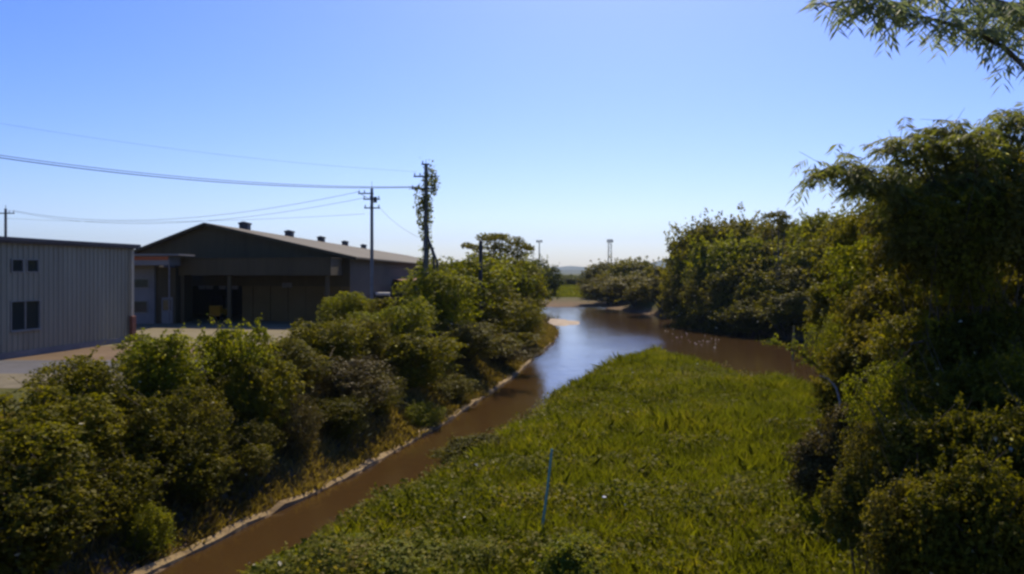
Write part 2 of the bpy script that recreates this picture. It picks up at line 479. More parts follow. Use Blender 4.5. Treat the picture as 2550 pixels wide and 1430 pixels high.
# canes standing up: bamboo-like thicket
def make_spiky(key, seed):
    rs = np.random.RandomState(seed); P, N = [], []
    mb = MB()
    for i in range(46):
        a = rs.uniform(0, 6.28); r = 0.8 * math.sqrt(rs.rand()); top = 2.0 - 0.5 * r * r + rs.uniform(-0.25, 0.12)
        lean = rs.randn(2) * 0.14; x0, y0 = r * math.cos(a) * 0.7, r * math.sin(a) * 0.7
        mb.tube([(x0, y0, -0.1), (x0 + lean[0] * .5, y0 + lean[1] * .5, top * .5), (x0 + lean[0], y0 + lean[1], top)], [0.012, 0.01, 0.003], 4)
        k = 260; tt = rs.uniform(0.1, 1.02, k) ** 0.8
        w = 0.17 * (1.12 - tt) + 0.02
        P.append(np.stack([x0 + lean[0] * tt + rs.randn(k) * w, y0 + lean[1] * tt + rs.randn(k) * w, top * tt], 1))
        v = rs.randn(k, 3); v[:, 2] = abs(v[:, 2]); N.append(unit(v))
    V, Fq = leaves(np.concatenate(P), np.concatenate(N), 0.085, rs, 0.28, 0.3)
    me2 = bpy.data.meshes.new(key + '_stems'); me2.from_pydata(mb.v, [], mb.f); me2.update()
    PROTO[key] = (mesh_np(key + '_leaves', V, Fq), me2, False, np.percentile(V[:, 2], 98), np.percentile(abs(V[:, 0]), 96))
make_spiky('cane0', 50)

def make_shrub(key, seed, leaf=0.062, lobes=8, n=13000, droop=0.6, sprigs=96):
    rs = np.random.RandomState(seed); P, N = [], []; mb = MB()
    for i in range(lobes):
        a = 6.283 * (i + rs.rand() * 0.7) / lobes; rr = 0.60 * (rs.rand() ** 0.5) if i else 0.05
        cx, cy = rr * math.cos(a), rr * math.sin(a); H = rs.uniform(1.35, 2.0) - 0.5 * rr * rr; Rl = rs.uniform(0.28, 0.44)
        k = int(n / lobes * rs.uniform(0.8, 1.2)); t = rs.rand(k) ** 0.8; th = rs.uniform(0, 6.283, k)
        f = rs.rand(3) * 6.28
        prof_ = np.sqrt(np.clip(1 - (np.abs(t - 0.52) / 0.52) ** 2.6, 0, 1))
        bump = 1 + 0.24 * np.sin(3 * th + 7 * t + f[0]) + 0.20 * np.sin(5 * th - 15 * t + f[1]) + 0.15 * np.sin(26 * t + 2 * th + f[2])
        r_ = Rl * prof_ * bump * (1 - 0.5 * rs.rand(k) ** 2.2)
        lean = rs.randn(2) * 0.10
        p = np.stack([cx * (0.7 + 0.45 * t) + lean[0] * t + r_ * np.cos(th), cy * (0.7 + 0.45 * t) + lean[1] * t + r_ * np.sin(th), t * H], 1)
        nn = np.stack([np.cos(th), np.sin(th), 0.25 + 1.6 * np.clip(t - 0.6, 0, 1)], 1)
        hole = np.sin(p[:, 0] * 9 + f[0]) + np.sin(p[:, 1] * 9 + f[1]) + np.sin(p[:, 2] * 7 + f[2]) > -1.35
        P.append(p[hole]); N.append(unit(nn)[hole])
        mb.tube([(cx * .3, cy * .3, -0.15), (cx * .7, cy * .7, H * .45), (cx, cy, H * .9)], [0.03, 0.02, 0.006], 5)
        for _ in range(sprigs // lobes):
            tt = rs.uniform(0.35, 1.0); aa = rs.uniform(0, 6.28); b0 = np.array([cx + Rl * .7 * math.cos(aa), cy + Rl * .7 * math.sin(aa), tt * H])
            if tt > 0.85: b0 = np.array([cx + lean[0], cy + lean[1], H * 0.95])
            d = np.array([math.cos(aa), math.sin(aa), rs.uniform(-0.2, 1.3)]); L = rs.uniform(0.15, 0.46)
            mb.tube([tuple(b0), tuple(b0 + d * L)], [0.008, 0.003], 4)
            q = rs.rand(24)[:, None]; P.append(b0 + d * L * q + rs.randn(24, 3) * 0.028); N.append(unit(rs.randn(24, 3) + [0, 0, .6]))
    V, Fq = leaves(np.concatenate(P), np.concatenate(N), leaf, rs, 0.62, droop)
    me2 = bpy.data.meshes.new(key + '_stems'); me2.from_pydata(mb.v, [], mb.f); me2.polygons.foreach_set('use_smooth', mb.sm); me2.update()
    PROTO[key] = (mesh_np(key + '_leaves', V, Fq), me2, False, np.percentile(V[:, 2], 99.2), np.percentile(abs(V[:, 0]), 96))
for i in range(4): make_shrub('shrub%d' % i, 60 + i)
for i in range(2): make_shrub('vine%d' % i, 70 + i, leaf=0.05, lobes=11, n=15000, droop=1.4)
for i in range(2): make_shrub('wall%d' % i, 80 + i, leaf=0.042, lobes=16, n=26000, droop=1.0, sprigs=110)

def plant(name, cat, label, proto, mat, px, top, hw, Y, group=None, base=None, rot=None, ratio=1.0, sink=0.3, dX=0):
    """root stands on the ground; crown top reaches photo row `top` at distance Y"""
    p = at(px, top, Y)
    g = hz(p.x, Y) if base is None else base
    leafme, stemme, tree, topu, wid = PROTO[proto]
    h = (p.z - g + sink) / topu
    r = hw / F * Y * 1.12 / wid
    o = empty(name, (p.x, Y, g - sink), 0, label, cat, group)
    o.scale = (r, r * ratio, h)
    o.rotation_euler.z = rot if rot is not None else (px * 0.37 + Y) % 6.28
    if ratio != 1.0: o.rotation_euler.z = rot or 0
    f = link('crown' if tree else 'foliage', leafme, ML[mat], o)
    link('trunk' if tree else 'stem', stemme, M_bark if tree else M_stem, o)
    k = min(1.0, 1.75 * r * wid / h) if px < 1300 else (min(1.0, 1.45 * r * wid / h) if Y < 45 else 1.0)          # a tall plant carries its crown up on stems instead of stretching it
    f.scale = (1, 1, k); f.location = (0, 0, topu * (1 - k))
    return o

GL, GR = 'bushes overgrowing the left bank', 'trees and bushes of the right bank thicket'
B, T_ = 'bush', 'tree'
_cy = np.array([p[1] for p in LEFT[:8]], float); _cx = np.array([p[0] for p in LEFT[:8]], float)
def depth_for(px, d):
    """distance at which the ray through photo column px passes d metres inland of the channel edge"""
    ys = np.linspace(10, 86, 900); f = (px - CX) / F * ys - (np.interp(ys, _cy, _cx) - d * 1.06)
    k = np.where(f[:-1] * f[1:] <= 0)[0]
    return float(ys[k[0]]) if len(k) else 80.0
LEFTROW = [
 # label, proto, mat, px, top, hw, metres inland
 ('big leafy bush with glossy leaves filling the lower left corner below the road', 'shrub0', 'broad', 60, 985, 150, 3.2),
 ('low leafy bush in front of the grey road, left of the two tall bushes', 'shrub1', 'broad', 205, 893, 78, 4.4),
 ('tall rounded bush just right of the base of the white ribbed building', 'shrub2', 'bright', 405, 835, 80, 4.3),
 ('tall narrow leafy bush that rises highest in front of the sandy yard', 'shrub3', 'bright', 572, 818, 74, 4.0),
 ('dark bush in the gap between the two tallest leafy bushes', 'shrub0', 'dark', 485, 915, 62, 4.2),
 ('mid green bush between the tall narrow bush and the reddish mound', 'shrub1', 'olive', 715, 848, 70, 4.2),
 ('green bush behind the reddish mound, reaching the yard', 'shrub2', 'broad', 815, 800, 68, 5.0),
 ('bush just left of the rounded green bush, behind the reddish mound', 'shrub3', 'olive', 905, 795, 60, 4.6),
 ('rounded green bush below the slim utility pole', 'shrub0', 'bright', 985, 752, 76, 4.4),
 ('bushy green crown below the ivy covered pole', 'shrub1', 'bright', 1090, 674, 78, 4.6),
 ('yellow green bush right behind the ivy covered pole', 'shrub2', 'bright', 1150, 645, 88, 5.0),
 ('tall yellow green bush around the short dark post', 'shrub3', 'bright', 1235, 650, 78, 4.6),
 ('green bush hanging over the pool at the bank corner', 'shrub0', 'broad', 1282, 668, 58, 3.0),
 ('dark lower bush below the bush beside the white building', 'shrub3', 'dark', 330, 985, 95, 3.0),
 ('leafy bush with a dry brown patch below the tall narrow bush', 'vine0', 'olive', 475, 965, 84, 2.7),
 ('dark leafy bush on the slope below the highest bush of the yard edge', 'shrub2', 'broad', 625, 900, 74, 3.0),
 ('leafy shrub between the lower left bush and the dark hollow', 'shrub1', 'broad', 195, 1010, 90, 2.9),
 ('dark shrub half hidden in the bottom left corner', 'shrub2', 'dark', 30, 1140, 130, 1.9),
 ('dark shrub at the bottom between the corner and the bright tuft', 'shrub0', 'dark', 250, 1110, 105, 2.0),
 ('low dark shrub above the kerb right of the bright tuft', 'shrub1', 'dark', 450, 1080, 84, 2.1),
 ('low dark shrub above the kerb under the pointed brown heap', 'vine1', 'olive', 600, 1045, 72, 2.1),
 ('pointed brown vine heap leaning to the channel edge', 'vine0', 'brown', 735, 985, 56, 2.0),
 ('reddish brown creeper covered mound over the middle of the channel bank', 'vine1', 'brown', 865, 890, 82, 2.8),
 ('dark shrub above the kerb in the middle of the channel bank', 'shrub2', 'dark', 830, 990, 62, 2.2),
 ('olive shrub filling the slope right of the reddish mound', 'vine0', 'olive', 930, 930, 56, 2.2),
 ('dark bush on the slope under the rounded green bush', 'shrub3', 'broad', 1015, 830, 95, 2.6),
 ('bright small bush at the foot of the bank by the kerb', 'vine0', 'bright', 1042, 1005, 46, 0.9),
 ('pale olive mound near the bend of the channel with a brown skirt', 'vine1', 'olive', 1140, 800, 95, 2.9),
 ('low shrub by the kerb between the bright small bush and the brown creeper', 'shrub0', 'olive', 1110, 940, 55, 1.4),
 ('brown dry creeper on the bank where the channel meets the pool', 'vine1', 'brown', 1225, 850, 62, 1.9),
 ('dome shaped green bush between the two dark posts', 'shrub1', 'broad', 1175, 705, 95, 3.9),
 ('low green shrub at the outer bend of the bank', 'vine0', 'broad', 1284, 745, 54, 2.0),
]
for k, (lab, pr, mt, px, top, hw, d) in enumerate(LEFTROW):
    plant('bush', B, lab, pr, mt, px, top, hw, depth_for(px, d), GL)
plant('grass_clump', 'grass clump', 'bright yellow green tuft standing alone at the bottom of the left bank', 'cane0', 'bright', 350, 1265, 62, 21.0)
plant('bush', B, 'pale grassy shrub growing at the warehouse side of the slim utility pole', 'cane0', 'bright', 865, 735, 62, 56, GL)
plant('bush', B, 'pale shrub growing at the foot of the slim utility pole, river side', 'cane0', 'olive', 960, 750, 50, 54, GL)

GF = 'trees far behind the pool'
plant('tree', T_, 'dark rounded tree left of the pool, behind the flat topped tree', 'tree1', 'far', 1335, 648, 48, 165, GF, sink=1.5)
plant('tree', T_, 'low tree at the left end of the far shore', 'tree2', 'far', 1300, 650, 45, 140, GF, sink=1.5)
for k, (px, top, hw, Y, lab) in enumerate([
    (1385, 686, 30, 258, 'low far tree just right of the dark rounded tree, beyond the green meadow'),
    (1425, 690, 30, 262, 'low far tree in the middle of the gap beyond the green meadow'),
    (1466, 684, 30, 256, 'low far tree beyond the meadow, touching the right thicket')]):
    plant('tree', T_, lab, 'tree%d' % k, 'far', px, top, hw, Y, GF, sink=1.0)

RIGHTROW = [
 ('bush', 'low bright bush at the far left end of the right thicket', 'bush0', 'olive', 1520, 655, 52, 200),
 ('bush', 'rounded bush right of the lattice floodlight mast', 'bush1', 'broad', 1580, 648, 60, 188),
 ('bush', 'paler low bush in front of the tall wall of trees, far right shore', 'bush2', 'olive', 1640, 665, 58, 168),
 ('bush', 'dark bush touching the water at the far left foot of the right thicket', 'bush1', 'mixed', 1524, 690, 60, 178.5),
 ('bush', 'dark bush at the waterline in front of the rounded bush by the lattice mast', 'bush0', 'mixed', 1590, 688, 74, 156),
 ('bush', 'bush at the waterline just left of the sheer edge of the tall trees', 'bush2', 'mixed', 1660, 690, 68, 137.5),
 ('tree', 'tall tree with a sheer edge where the right thicket drops to the low bushes', 'tree0', 'broad', 1748, 560, 68, 120),
 ('tree', 'broad tree in the level skyline right beside the sheer edge', 'tree2', 'mixed', 1800, 552, 80, 121),
 ('tree', 'flat crowned tree forming the level top of the right thicket', 'tree1', 'broad', 1868, 546, 85, 118),
 ('tree', 'tree behind the level top, below the small tuft crown', 'tree2', 'mixed', 1930, 556, 72, 112),
 ('bush', 'upright thicket bush filling the skyline just left of the spiky canes', 'bush1', 'bright', 1990, 556, 80, 110),
 ('bush', 'bright cane thicket with a spiky outline on the skyline of the right bank', 'cane0', 'bright', 2040, 548, 80, 106),
 ('bush', 'upright thicket bush filling the skyline just right of the spiky canes', 'bush2', 'bright', 2095, 552, 80, 104),
 ('tree', 'rounded tree between the spiky canes and the feathery tree', 'tree0', 'broad', 2160, 535, 100, 95),
 ('bush', 'leafy bush high on the sheer end of the thicket', 'bush0', 'broad', 1722, 622, 50, 116),
 ('bush', 'bright bush on the upper thicket slope, second from the sheer end', 'bush2', 'bright', 1785, 606, 66, 111),
 ('bush', 'bright bush on the upper thicket slope under the flat crowned tree', 'bush0', 'bright', 1862, 598, 74, 107),
 ('bush', 'bright bush on the upper thicket slope under the tuft crown', 'bush1', 'olive', 1938, 604, 74, 104),
 ('bush', 'green bush on the upper thicket slope under the spiky canes', 'bush0', 'bright', 2012, 606, 74, 101),
 ('bush', 'green bush on the upper thicket slope near the feathery twigs', 'bush2', 'broad', 2090, 610, 80, 99),
 ('bush', 'olive bush halfway down the sheer end, over the pool', 'bush1', 'mixed', 1718, 680, 52, 113),
 ('bush', 'olive bush halfway down the thicket slope beside the sheer end', 'vine0', 'olive', 1778, 668, 62, 107),
 ('bush', 'creeper hung bush halfway down the middle of the thicket slope', 'bush2', 'olive', 1852, 664, 72, 102),
 ('bush', 'green bush halfway down the thicket slope below the tuft crown', 'bush0', 'broad', 1926, 668, 72, 99),
 ('bush', 'olive bush halfway down the thicket slope below the spiky canes', 'bush1', 'olive', 2000, 668, 74, 97),
 ('bush', 'bush halfway down the thicket slope beside the near trees', 'bush2', 'mixed', 2080, 668, 80, 95),
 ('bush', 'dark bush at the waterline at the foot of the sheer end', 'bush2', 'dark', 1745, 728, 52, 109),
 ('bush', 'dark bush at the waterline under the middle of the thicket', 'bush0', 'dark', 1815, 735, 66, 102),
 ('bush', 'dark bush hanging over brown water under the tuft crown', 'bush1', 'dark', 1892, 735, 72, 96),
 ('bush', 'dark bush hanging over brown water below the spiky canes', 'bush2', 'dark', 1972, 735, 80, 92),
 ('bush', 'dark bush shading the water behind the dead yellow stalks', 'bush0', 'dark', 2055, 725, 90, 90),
 # near trees and bushes, highest and farthest first
 ('tree', 'leafy tree whose top touches the lowest feathery twig', 'tree1', 'broad', 2180, 515, 78, 40),
 ('tree', 'leafy tree under the left half of the feathery crown', 'tree2', 'mixed', 2265, 462, 88, 36),
 ('tree', 'leafy tree under the middle of the feathery crown', 'tree0', 'broad', 2365, 435, 95, 35),
 ('tree', 'leafy tree under the right half of the feathery crown', 'tree1', 'mixed', 2468, 430, 95, 34),
 ('tree', 'leafy tree at the right edge under the feathery crown', 'tree2', 'dark', 2570, 420, 95, 33),
 ('bush', 'green bush at the left end of the near thicket, above the orange brown bush', 'bush1', 'broad', 2115, 600, 62, 41),
 ('bush', 'bush with sunlit yellow sprays, high in the near thicket', 'shrub1', 'bright', 2200, 592, 80, 31),
 ('bush', 'brown green bush high in the near thicket right of the sunlit yellow sprays', 'bush2', 'mixed', 2305, 560, 90, 30),
 ('bush', 'bush with upright brown stems high in the near thicket', 'shrub3', 'olive', 2415, 545, 88, 29),
 ('bush', 'brown green bush high at the right edge', 'bush0', 'mixed', 2530, 530, 95, 28),
 ('bush', 'orange brown bush bulging left over the dark water above the dead stalks', 'bush2', 'olive', 2105, 690, 66, 33),
 ('bush', 'tall leafy bush hiding the trunk under the left part of the feathery crown', 'bush2', 'mixed', 2300, 520, 85, 20.6),
 ('bush', 'tall leafy bush hiding the trunk under the middle of the feathery crown', 'shrub1', 'broad', 2400, 470, 95, 20.4),
 ('bush', 'tall dark bush at the right edge just under the feathery crown', 'bush0', 'mixed', 2515, 455, 95, 20.2),
 ('bush', 'dark bush just right of the orange brown bulging bush', 'bush0', 'mixed', 2210, 695, 82, 27),
 ('bush', 'dark leafy bush in the centre of the near thicket', 'shrub0', 'dark', 2325, 670, 88, 25),
 ('bush', 'creeper hung bush right of the centre of the near thicket', 'vine1', 'mixed', 2440, 655, 90, 24),
 ('bush', 'dark bush at the right edge at the height of the far bank', 'bush1', 'dark', 2560, 640, 95, 23.5),
 ('bush', 'yellowish bush standing behind the base of the dead branch', 'vine0', 'bright', 2095, 785, 58, 29),
 ('bush', 'bush with scattered pale leaves above the bright creeper sprays', 'bush1', 'mixed', 2190, 800, 85, 22.5),
 ('bush', 'bright leafed bush near the crook of the pale twig', 'shrub2', 'broad', 2300, 790, 85, 21),
 ('bush', 'dark bush right of the bright leafed bush', 'bush2', 'dark', 2410, 780, 90, 20),
 ('bush', 'dark green bush cut by the right edge, level with the far waterline', 'shrub1', 'dark', 2530, 770, 95, 19.5),
 ('bush', 'brown bush above the curved bare branch', 'bush0', 'olive', 2125, 890, 66, 23.5),
 ('bush', 'sunlit yellow green creeper bush in the middle of the near thicket', 'vine0', 'bright', 2225, 905, 80, 18.2),
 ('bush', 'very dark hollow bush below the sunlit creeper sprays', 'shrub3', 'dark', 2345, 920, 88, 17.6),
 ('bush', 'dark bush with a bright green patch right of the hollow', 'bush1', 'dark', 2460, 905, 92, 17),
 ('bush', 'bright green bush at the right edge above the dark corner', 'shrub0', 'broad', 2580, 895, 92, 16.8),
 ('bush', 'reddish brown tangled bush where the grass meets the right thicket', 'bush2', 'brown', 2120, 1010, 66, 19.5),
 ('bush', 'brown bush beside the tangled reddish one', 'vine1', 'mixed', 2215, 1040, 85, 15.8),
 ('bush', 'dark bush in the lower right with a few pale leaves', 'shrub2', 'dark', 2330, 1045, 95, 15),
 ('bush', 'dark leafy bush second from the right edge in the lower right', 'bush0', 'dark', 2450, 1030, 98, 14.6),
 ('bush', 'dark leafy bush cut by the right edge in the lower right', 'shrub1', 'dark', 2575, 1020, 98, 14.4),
 ('bush', 'low brown creeper heap on the grass below the curved bare branch', 'bush1', 'brown', 2050, 1075, 62, 20),
 ('bush', 'low olive bush at the edge of the grass in the lower right', 'bush1', 'olive', 2150, 1165, 72, 15.5),
 ('bush', 'leafy bush at the bottom left of the dark corner', 'shrub3', 'mixed', 2260, 1200, 100, 13),
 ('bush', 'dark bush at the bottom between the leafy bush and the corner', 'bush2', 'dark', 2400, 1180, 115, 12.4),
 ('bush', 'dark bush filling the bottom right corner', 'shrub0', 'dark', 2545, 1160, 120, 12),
]
for k, (nm, lab, pr, mt, px, top, hw, Y) in enumerate(RIGHTROW):
    plant(nm, nm, lab, pr, mt, px, top, hw, Y, GR, sink=0.5 if Y < 60 else 0.8)

# yellow-green vine heaps at the bottom edge
VH = 'vine heaps at the bottom edge'
for lab, pr, px, top, hw, Y in [
    ('yellow green vine heap at the bottom edge nearest the channel', 'bush0', 720, 1385, 75, 17.2),
    ('second yellow green vine heap from the channel at the bottom edge', 'mound2', 840, 1345, 85, 17.8),
    ('wide low yellow green vine heap at the bottom edge between channel and stake', 'bush1', 1010, 1365, 105, 17.2),
    ('small yellow green vine heap at the bottom edge left of the stake', 'mound1', 1185, 1350, 70, 17.5),
    ('yellow green vine heap at the bottom edge in front of the teal stake', 'bush2', 1430, 1345, 75, 16.5)]:
    plant('bush', B, lab, pr, 'yellow', px, top, hw, Y, VH, ratio=1.2)
plant('bush', B, 'small dark shrub on the left edge of the grassy tongue of land', 'bush1', 'dark', 1190, 1088, 75, 29.5)

# feathery compound leaves
def feather_mesh(name, limbs, rs, per_m, flen=0.42, pin=0.2, wid=0.026, pairs=6, rad=(0.04, 0.008), twig=0.35):
    """limbs: polylines; drooping twice-divided leaves along each and along short side twigs"""
    mb = MB(); P0, P1, P2, P3 = [], [], [], []
    def fronds(p, q, cnt):
        for _ in range(cnt):
            t = rs.rand(); c = p + (q - p) * t
            d = rs.randn(3); d[2] = rs.uniform(-0.5, 0.5); d /= np.linalg.norm(d)
            L = flen * rs.uniform(0.7, 1.25); side = np.cross(d, [0, 0, 1.0]); side /= max(np.linalg.norm(side), 1e-3)
            for k in range(1, pairs + 1):
                s = k / pairs; pos = c + d * L * s + np.array([0, 0, -1]) * L * 0.45 * s * s
                for sg in (-1, 1):
                    v = side * sg * 0.75 + d * 0.45 + np.array([0, 0, -1]) * rs.uniform(0.15, 0.7); v /= np.linalg.norm(v)
                    w = np.cross(v, rs.randn(3) * 0.6 + np.array([0, 0, 1.0])); w /= max(np.linalg.norm(w), 1e-3)
                    pl_ = pin * rs.uniform(0.8, 1.15) * (1 - 0.35 * abs(s - 0.55)); wd = wid * rs.uniform(0.8, 1.3)
                    tip = pos + v * pl_ + np.array([0, 0, -0.15 * pl_])
                    P0.append(pos - w * wd * .3); P1.append(pos + v * pl_ * .5 + w * wd); P2.append(tip); P3.append(pos + v * pl_ * .5 - w * wd)
    for lb in limbs:
        pts = [np.array(p, float) for p in lb]; n_ = len(pts)
        rr = [rad[0] + (rad[1] - rad[0]) * i / (n_ - 1) for i in range(n_)]
        mb.tube(pts, rr, 6)
        for i in range(n_ - 1):
            p, q = pts[i], pts[i+1]; L = np.linalg.norm(q - p)
            if i == 0 and n_ > 3: continue
            fronds(p, q, int(per_m * L * 0.6) + 1)
            for _ in range(int(L * per_m * 0.35) + 1):
                t = rs.rand(); c = p + (q - p) * t; e = c + (unit(rs.randn(1, 3))[0] * [1, 1, 0.55] + [0, 0, 0.15]) * twig * rs.uniform(0.5, 1.3)
                mb.tube([c, e], [0.008, 0.004], 4); fronds(c, e, 3)
    V = np.stack([P0, P1, P2, P3], 1).reshape(-1, 3)
    return mesh_np(name, V, np.arange(len(V)).reshape(-1, 4)), mb

rs = np.random.RandomState(77)
A = lambda x, y, Y: tuple(at(x, y, Y))
t0 = empty('feathery_tree', (8.2, 9.6, hz(8.2, 9.6)), 0, 'feathery leaved tree whose thin drooping branch hangs into the upper right corner of the sky', 'tree')
def rel(o, ls): return [[tuple(Vector(p) - o.location) for p in l_] for l_ in ls]
limbs = [
 [(6.9, 9.4, 5.6), A(2560, 175, 9.2), A(2500, 118, 9.2), A(2420, 78, 9.1), A(2330, 50, 9.0), A(2250, 35, 8.9), A(2200, 0, 8.9), A(2150, -25, 8.9)],
 [(7.2, 9.6, 6.4), A(2640, 20, 9.4), A(2540, 20, 9.3), A(2440, -10, 9.2), A(2330, -20, 9.1), A(2200, -15, 9.0), A(2110, 5, 9.0), A(2030, 10, 8.9)],
 [(7.2, 9.8, 6.0), A(2640, 90, 9.9), A(2560, 60, 9.9), A(2500, 50, 9.8), A(2430, 20, 9.7)],
 [A(2200, -15, 9.0), A(2170, 15, 9.1), A(2165, 45, 9.1)],
 [(7.2, 9.8, 6.2), A(2650, 40, 9.6), A(2560, 10, 9.6), A(2470, 10, 9.5), A(2400, -20, 9.5)],
]
fm, mb = feather_mesh('feathery_crown', rel(t0, limbs), rs, 13, flen=0.30, pin=0.21, wid=0.0135, pairs=6, rad=(0.035, 0.008), twig=0.28)
link('crown', fm, ML['pale'], t0)
tk = Vector((0, 0, -0.2)); 
mb.tube([tk, (0.1, 0, 2.5), (-0.2, -0.1, 5.5), (-0.9, -0.1, 7.2), (-1.2, 0, 8.6)], [0.16, 0.13, 0.10, 0.08, 0.06], 9)
mb.build('trunk', M_bark, t0)

t1 = empty('feathery_tree', (12.6, 21.5, hz(12.6, 21.5)), 0, 'tall feathery leaved tree rising behind the right thicket with sky showing through its crown', 'tree')
base = (12.4, 21.4, 3.0)
ends = [(2040, 430, 20), (2080, 415, 20.5), (2130, 430, 20), (2200, 365, 21), (2250, 345, 21), (2310, 330, 21.5), (2370, 312, 21), (2430, 330, 20), (2500, 290, 21), (2555, 285, 21), (2620, 300, 21),
        (2240, 440, 22), (2330, 400, 22.5), (2420, 390, 22), (2500, 380, 22), (2150, 470, 22), (2290, 470, 21), (2400, 450, 20.5), (2530, 440, 21), (2350, 350, 22), (2460, 350, 22)]
limbs = []
for (x, y, Y) in ends:
    e = at(x, y, Y); b0 = Vector(base); mid = b0.lerp(e, 0.5) + Vector((0, 0, 0.9 + 0.2 * rs.randn())); q = b0.lerp(e, 0.78) + Vector((0, 0, 0.75))
    limbs.append([tuple(b0), tuple(mid), tuple(q), tuple(e + Vector((0.2, 0, 0.12))), tuple(e + Vector((-0.15, 0, -0.12)))])
fm, mb = feather_mesh('feathery_crown', rel(t1, limbs), rs, 17, flen=0.50, pin=0.30, wid=0.022, pairs=6, rad=(0.045, 0.010), twig=0.75)
link('crown', fm, ML['feather'], t1)
mb.tube([(0, 0, -0.3), (0.1, 0, 2.0), tuple(Vector(base) - t1.location)], [0.2, 0.16, 0.11], 9)
mb.build('trunk', M_bark, t1)

# flat topped tree on the left, small tuft tree on the right skyline
def umbrella_tree(px, Y, label, clumps, mat, per=700, leaf=0.30, trunk_r=0.22, seed=1):
    rs = np.random.RandomState(seed); g = hz((px - CX) / F * Y, Y)
    root = empty('tree', ((px - CX) / F * Y, Y, g - 0.3), 0, label, 'tree')
    P, N = [], []; mb = MB(); fork = Vector((0, 0, 5.0))
    mb.tube([(0, 0, 0), (0.1, 0, 2.5), tuple(fork)], [trunk_r, trunk_r * .8, trunk_r * .6], 8)
    for (x, y, dy, rx, rz_) in clumps:
        c = at(x, y, Y + dy) - root.location
        mid = fork.lerp(c, 0.55) - Vector((0, 0, 0.3))
        mb.tube([tuple(fork), tuple(mid), tuple(c)], [trunk_r * .5, trunk_r * .3, 0.03], 5)
        k = int(per * rx / 2); v = unit(rs.randn(k, 3)); rr = rs.uniform(0.4, 1.05, k)[:, None]
        P.append(np.array(c) + v * rr * np.array([rx, rx, rz_])); N.append(unit(v + np.array([0, 0, 0.8])))
    V, Fq = leaves(np.concatenate(P), np.concatenate(N), leaf, rs)
    link('crown', mesh_np('tree_crown', V, Fq), mat, root); mb.build('trunk', M_bark, root)
    return root
umbrella_tree(1238, 100, 'flat topped spreading tree standing above the left bushes with sky between its branches',
    [(1165, 612, 0, 1.0, 0.4), (1190, 618, 1, 1.0, 0.5), (1208, 592, -1, 1.3, 0.6), (1232, 590, 0, 1.3, 0.5), (1252, 590, 1, 1.0, 0.5), (1225, 612, 0, 1.5, 0.8), (1255, 615, 0, 1.6, 0.8), (1282, 600, 0, 1.4, 0.6), (1302, 612, 0, 1.1, 0.5), (1318, 618, 1, 0.8, 0.35), (1240, 640, 0, 2.6, 1.1), (1290, 632, 0, 1.5, 0.7), (1200, 640, 0, 1.6, 0.8), (1285, 655, 0, 1.8, 0.9)],
    ML['broad'], per=430, seed=4)
umbrella_tree(1937, 96, 'small tuft crowned tree sticking up from the skyline of the right thicket',
    [(1918, 537, 0, 0.9, 0.35), (1940, 533, 0, 1.1, 0.4), (1958, 541, 0, 0.7, 0.35), (1938, 550, 0, 1.0, 0.4), (1955, 560, 0, 0.9, 0.5)], ML['dark'], per=380, leaf=0.26, trunk_r=0.14, seed=6)

# ---------------------------------------------------------------- grass and ground cover (stuff)
def scatter(n, box, test, rs):
    X = rs.uniform(box[0], box[1], n); Y = rs.uniform(box[2], box[3], n); k = test(X, Y); return X[k], Y[k]
def blades(X, Y, h, w, rs, lean=0.5, sway=0.22):
    n = len(X); Z = height(X, Y); P = np.stack([X, Y, Z - 0.03], 1)
    a = rs.uniform(0, 6.28, n); sd_ = np.stack([np.cos(a), np.sin(a), np.zeros(n)], 1)
    ln = rs.randn(n, 3) * lean; ln[:, 0] += sway * wob(X * 2.2 + 9, Y * 2.2); ln[:, 1] += sway * wob(X * 2.2, Y * 2.2 + 17); ln[:, 2] = 1; ln = unit(ln)
    hh = (h * rs.uniform(0.55, 1.25, n))[:, None]; ww = (w * rs.uniform(0.7, 1.4, n))[:, None]
    b_ = np.stack([rs.randn(n), rs.randn(n), np.full(n, -0.5)], 1) * 0.16 * hh
    mid = P + ln * hh * 0.6; tip = P + ln * hh + b_
    V = np.stack([P - sd_ * ww * .6, P + sd_ * ww * .6, mid + sd_ * ww, tip, mid - sd_ * ww], 1)
    return V.reshape(-1, 3), np.arange(n * 5).reshape(-1, 5)

rs = np.random.RandomState(9)
def pen_test(X, Y):
    d, ins = poly_dist(np.stack([X, Y], 1), WPOLY)
    xr = np.interp(Y, [0, 20, 35, 45], [9.5, 10.5, 16, 30])
    return is_pen(X, Y) & ((~ins) | (d < 0.25)) & (X < xr) & (abs(X / Y) < 0.7)
X1, Y1 = scatter(640000, (-9, 26, 13, 70), pen_test, rs)
hgt = 0.74 * np.clip(1 + 0.50 * wob(X1 * 0.9, Y1 * 0.9) + 0.28 * wob(X1 * 3.1, Y1 * 3.1), 0.3, 2.2) * (0.75 + 0.35 * sstep((Y1 - 20) / 15))
V, Fq = blades(X1, Y1, hgt, 0.010 + 0.00028 * Y1, rs)
M_grass = leaf_mat('grass_blade', [(0.056, 0.060, 0.008), (0.098, 0.106, 0.009), (0.148, 0.155, 0.011), (0.24, 0.205, 0.02)], trans=0.42, clump=0.32, spec=0.05, rough=0.6, pale=0)
tag(link('grass', mesh_np('grass', V, Fq), M_grass), 'long bright green grass covering the tongue of land beside the channel', 'grass', kind='stuff')

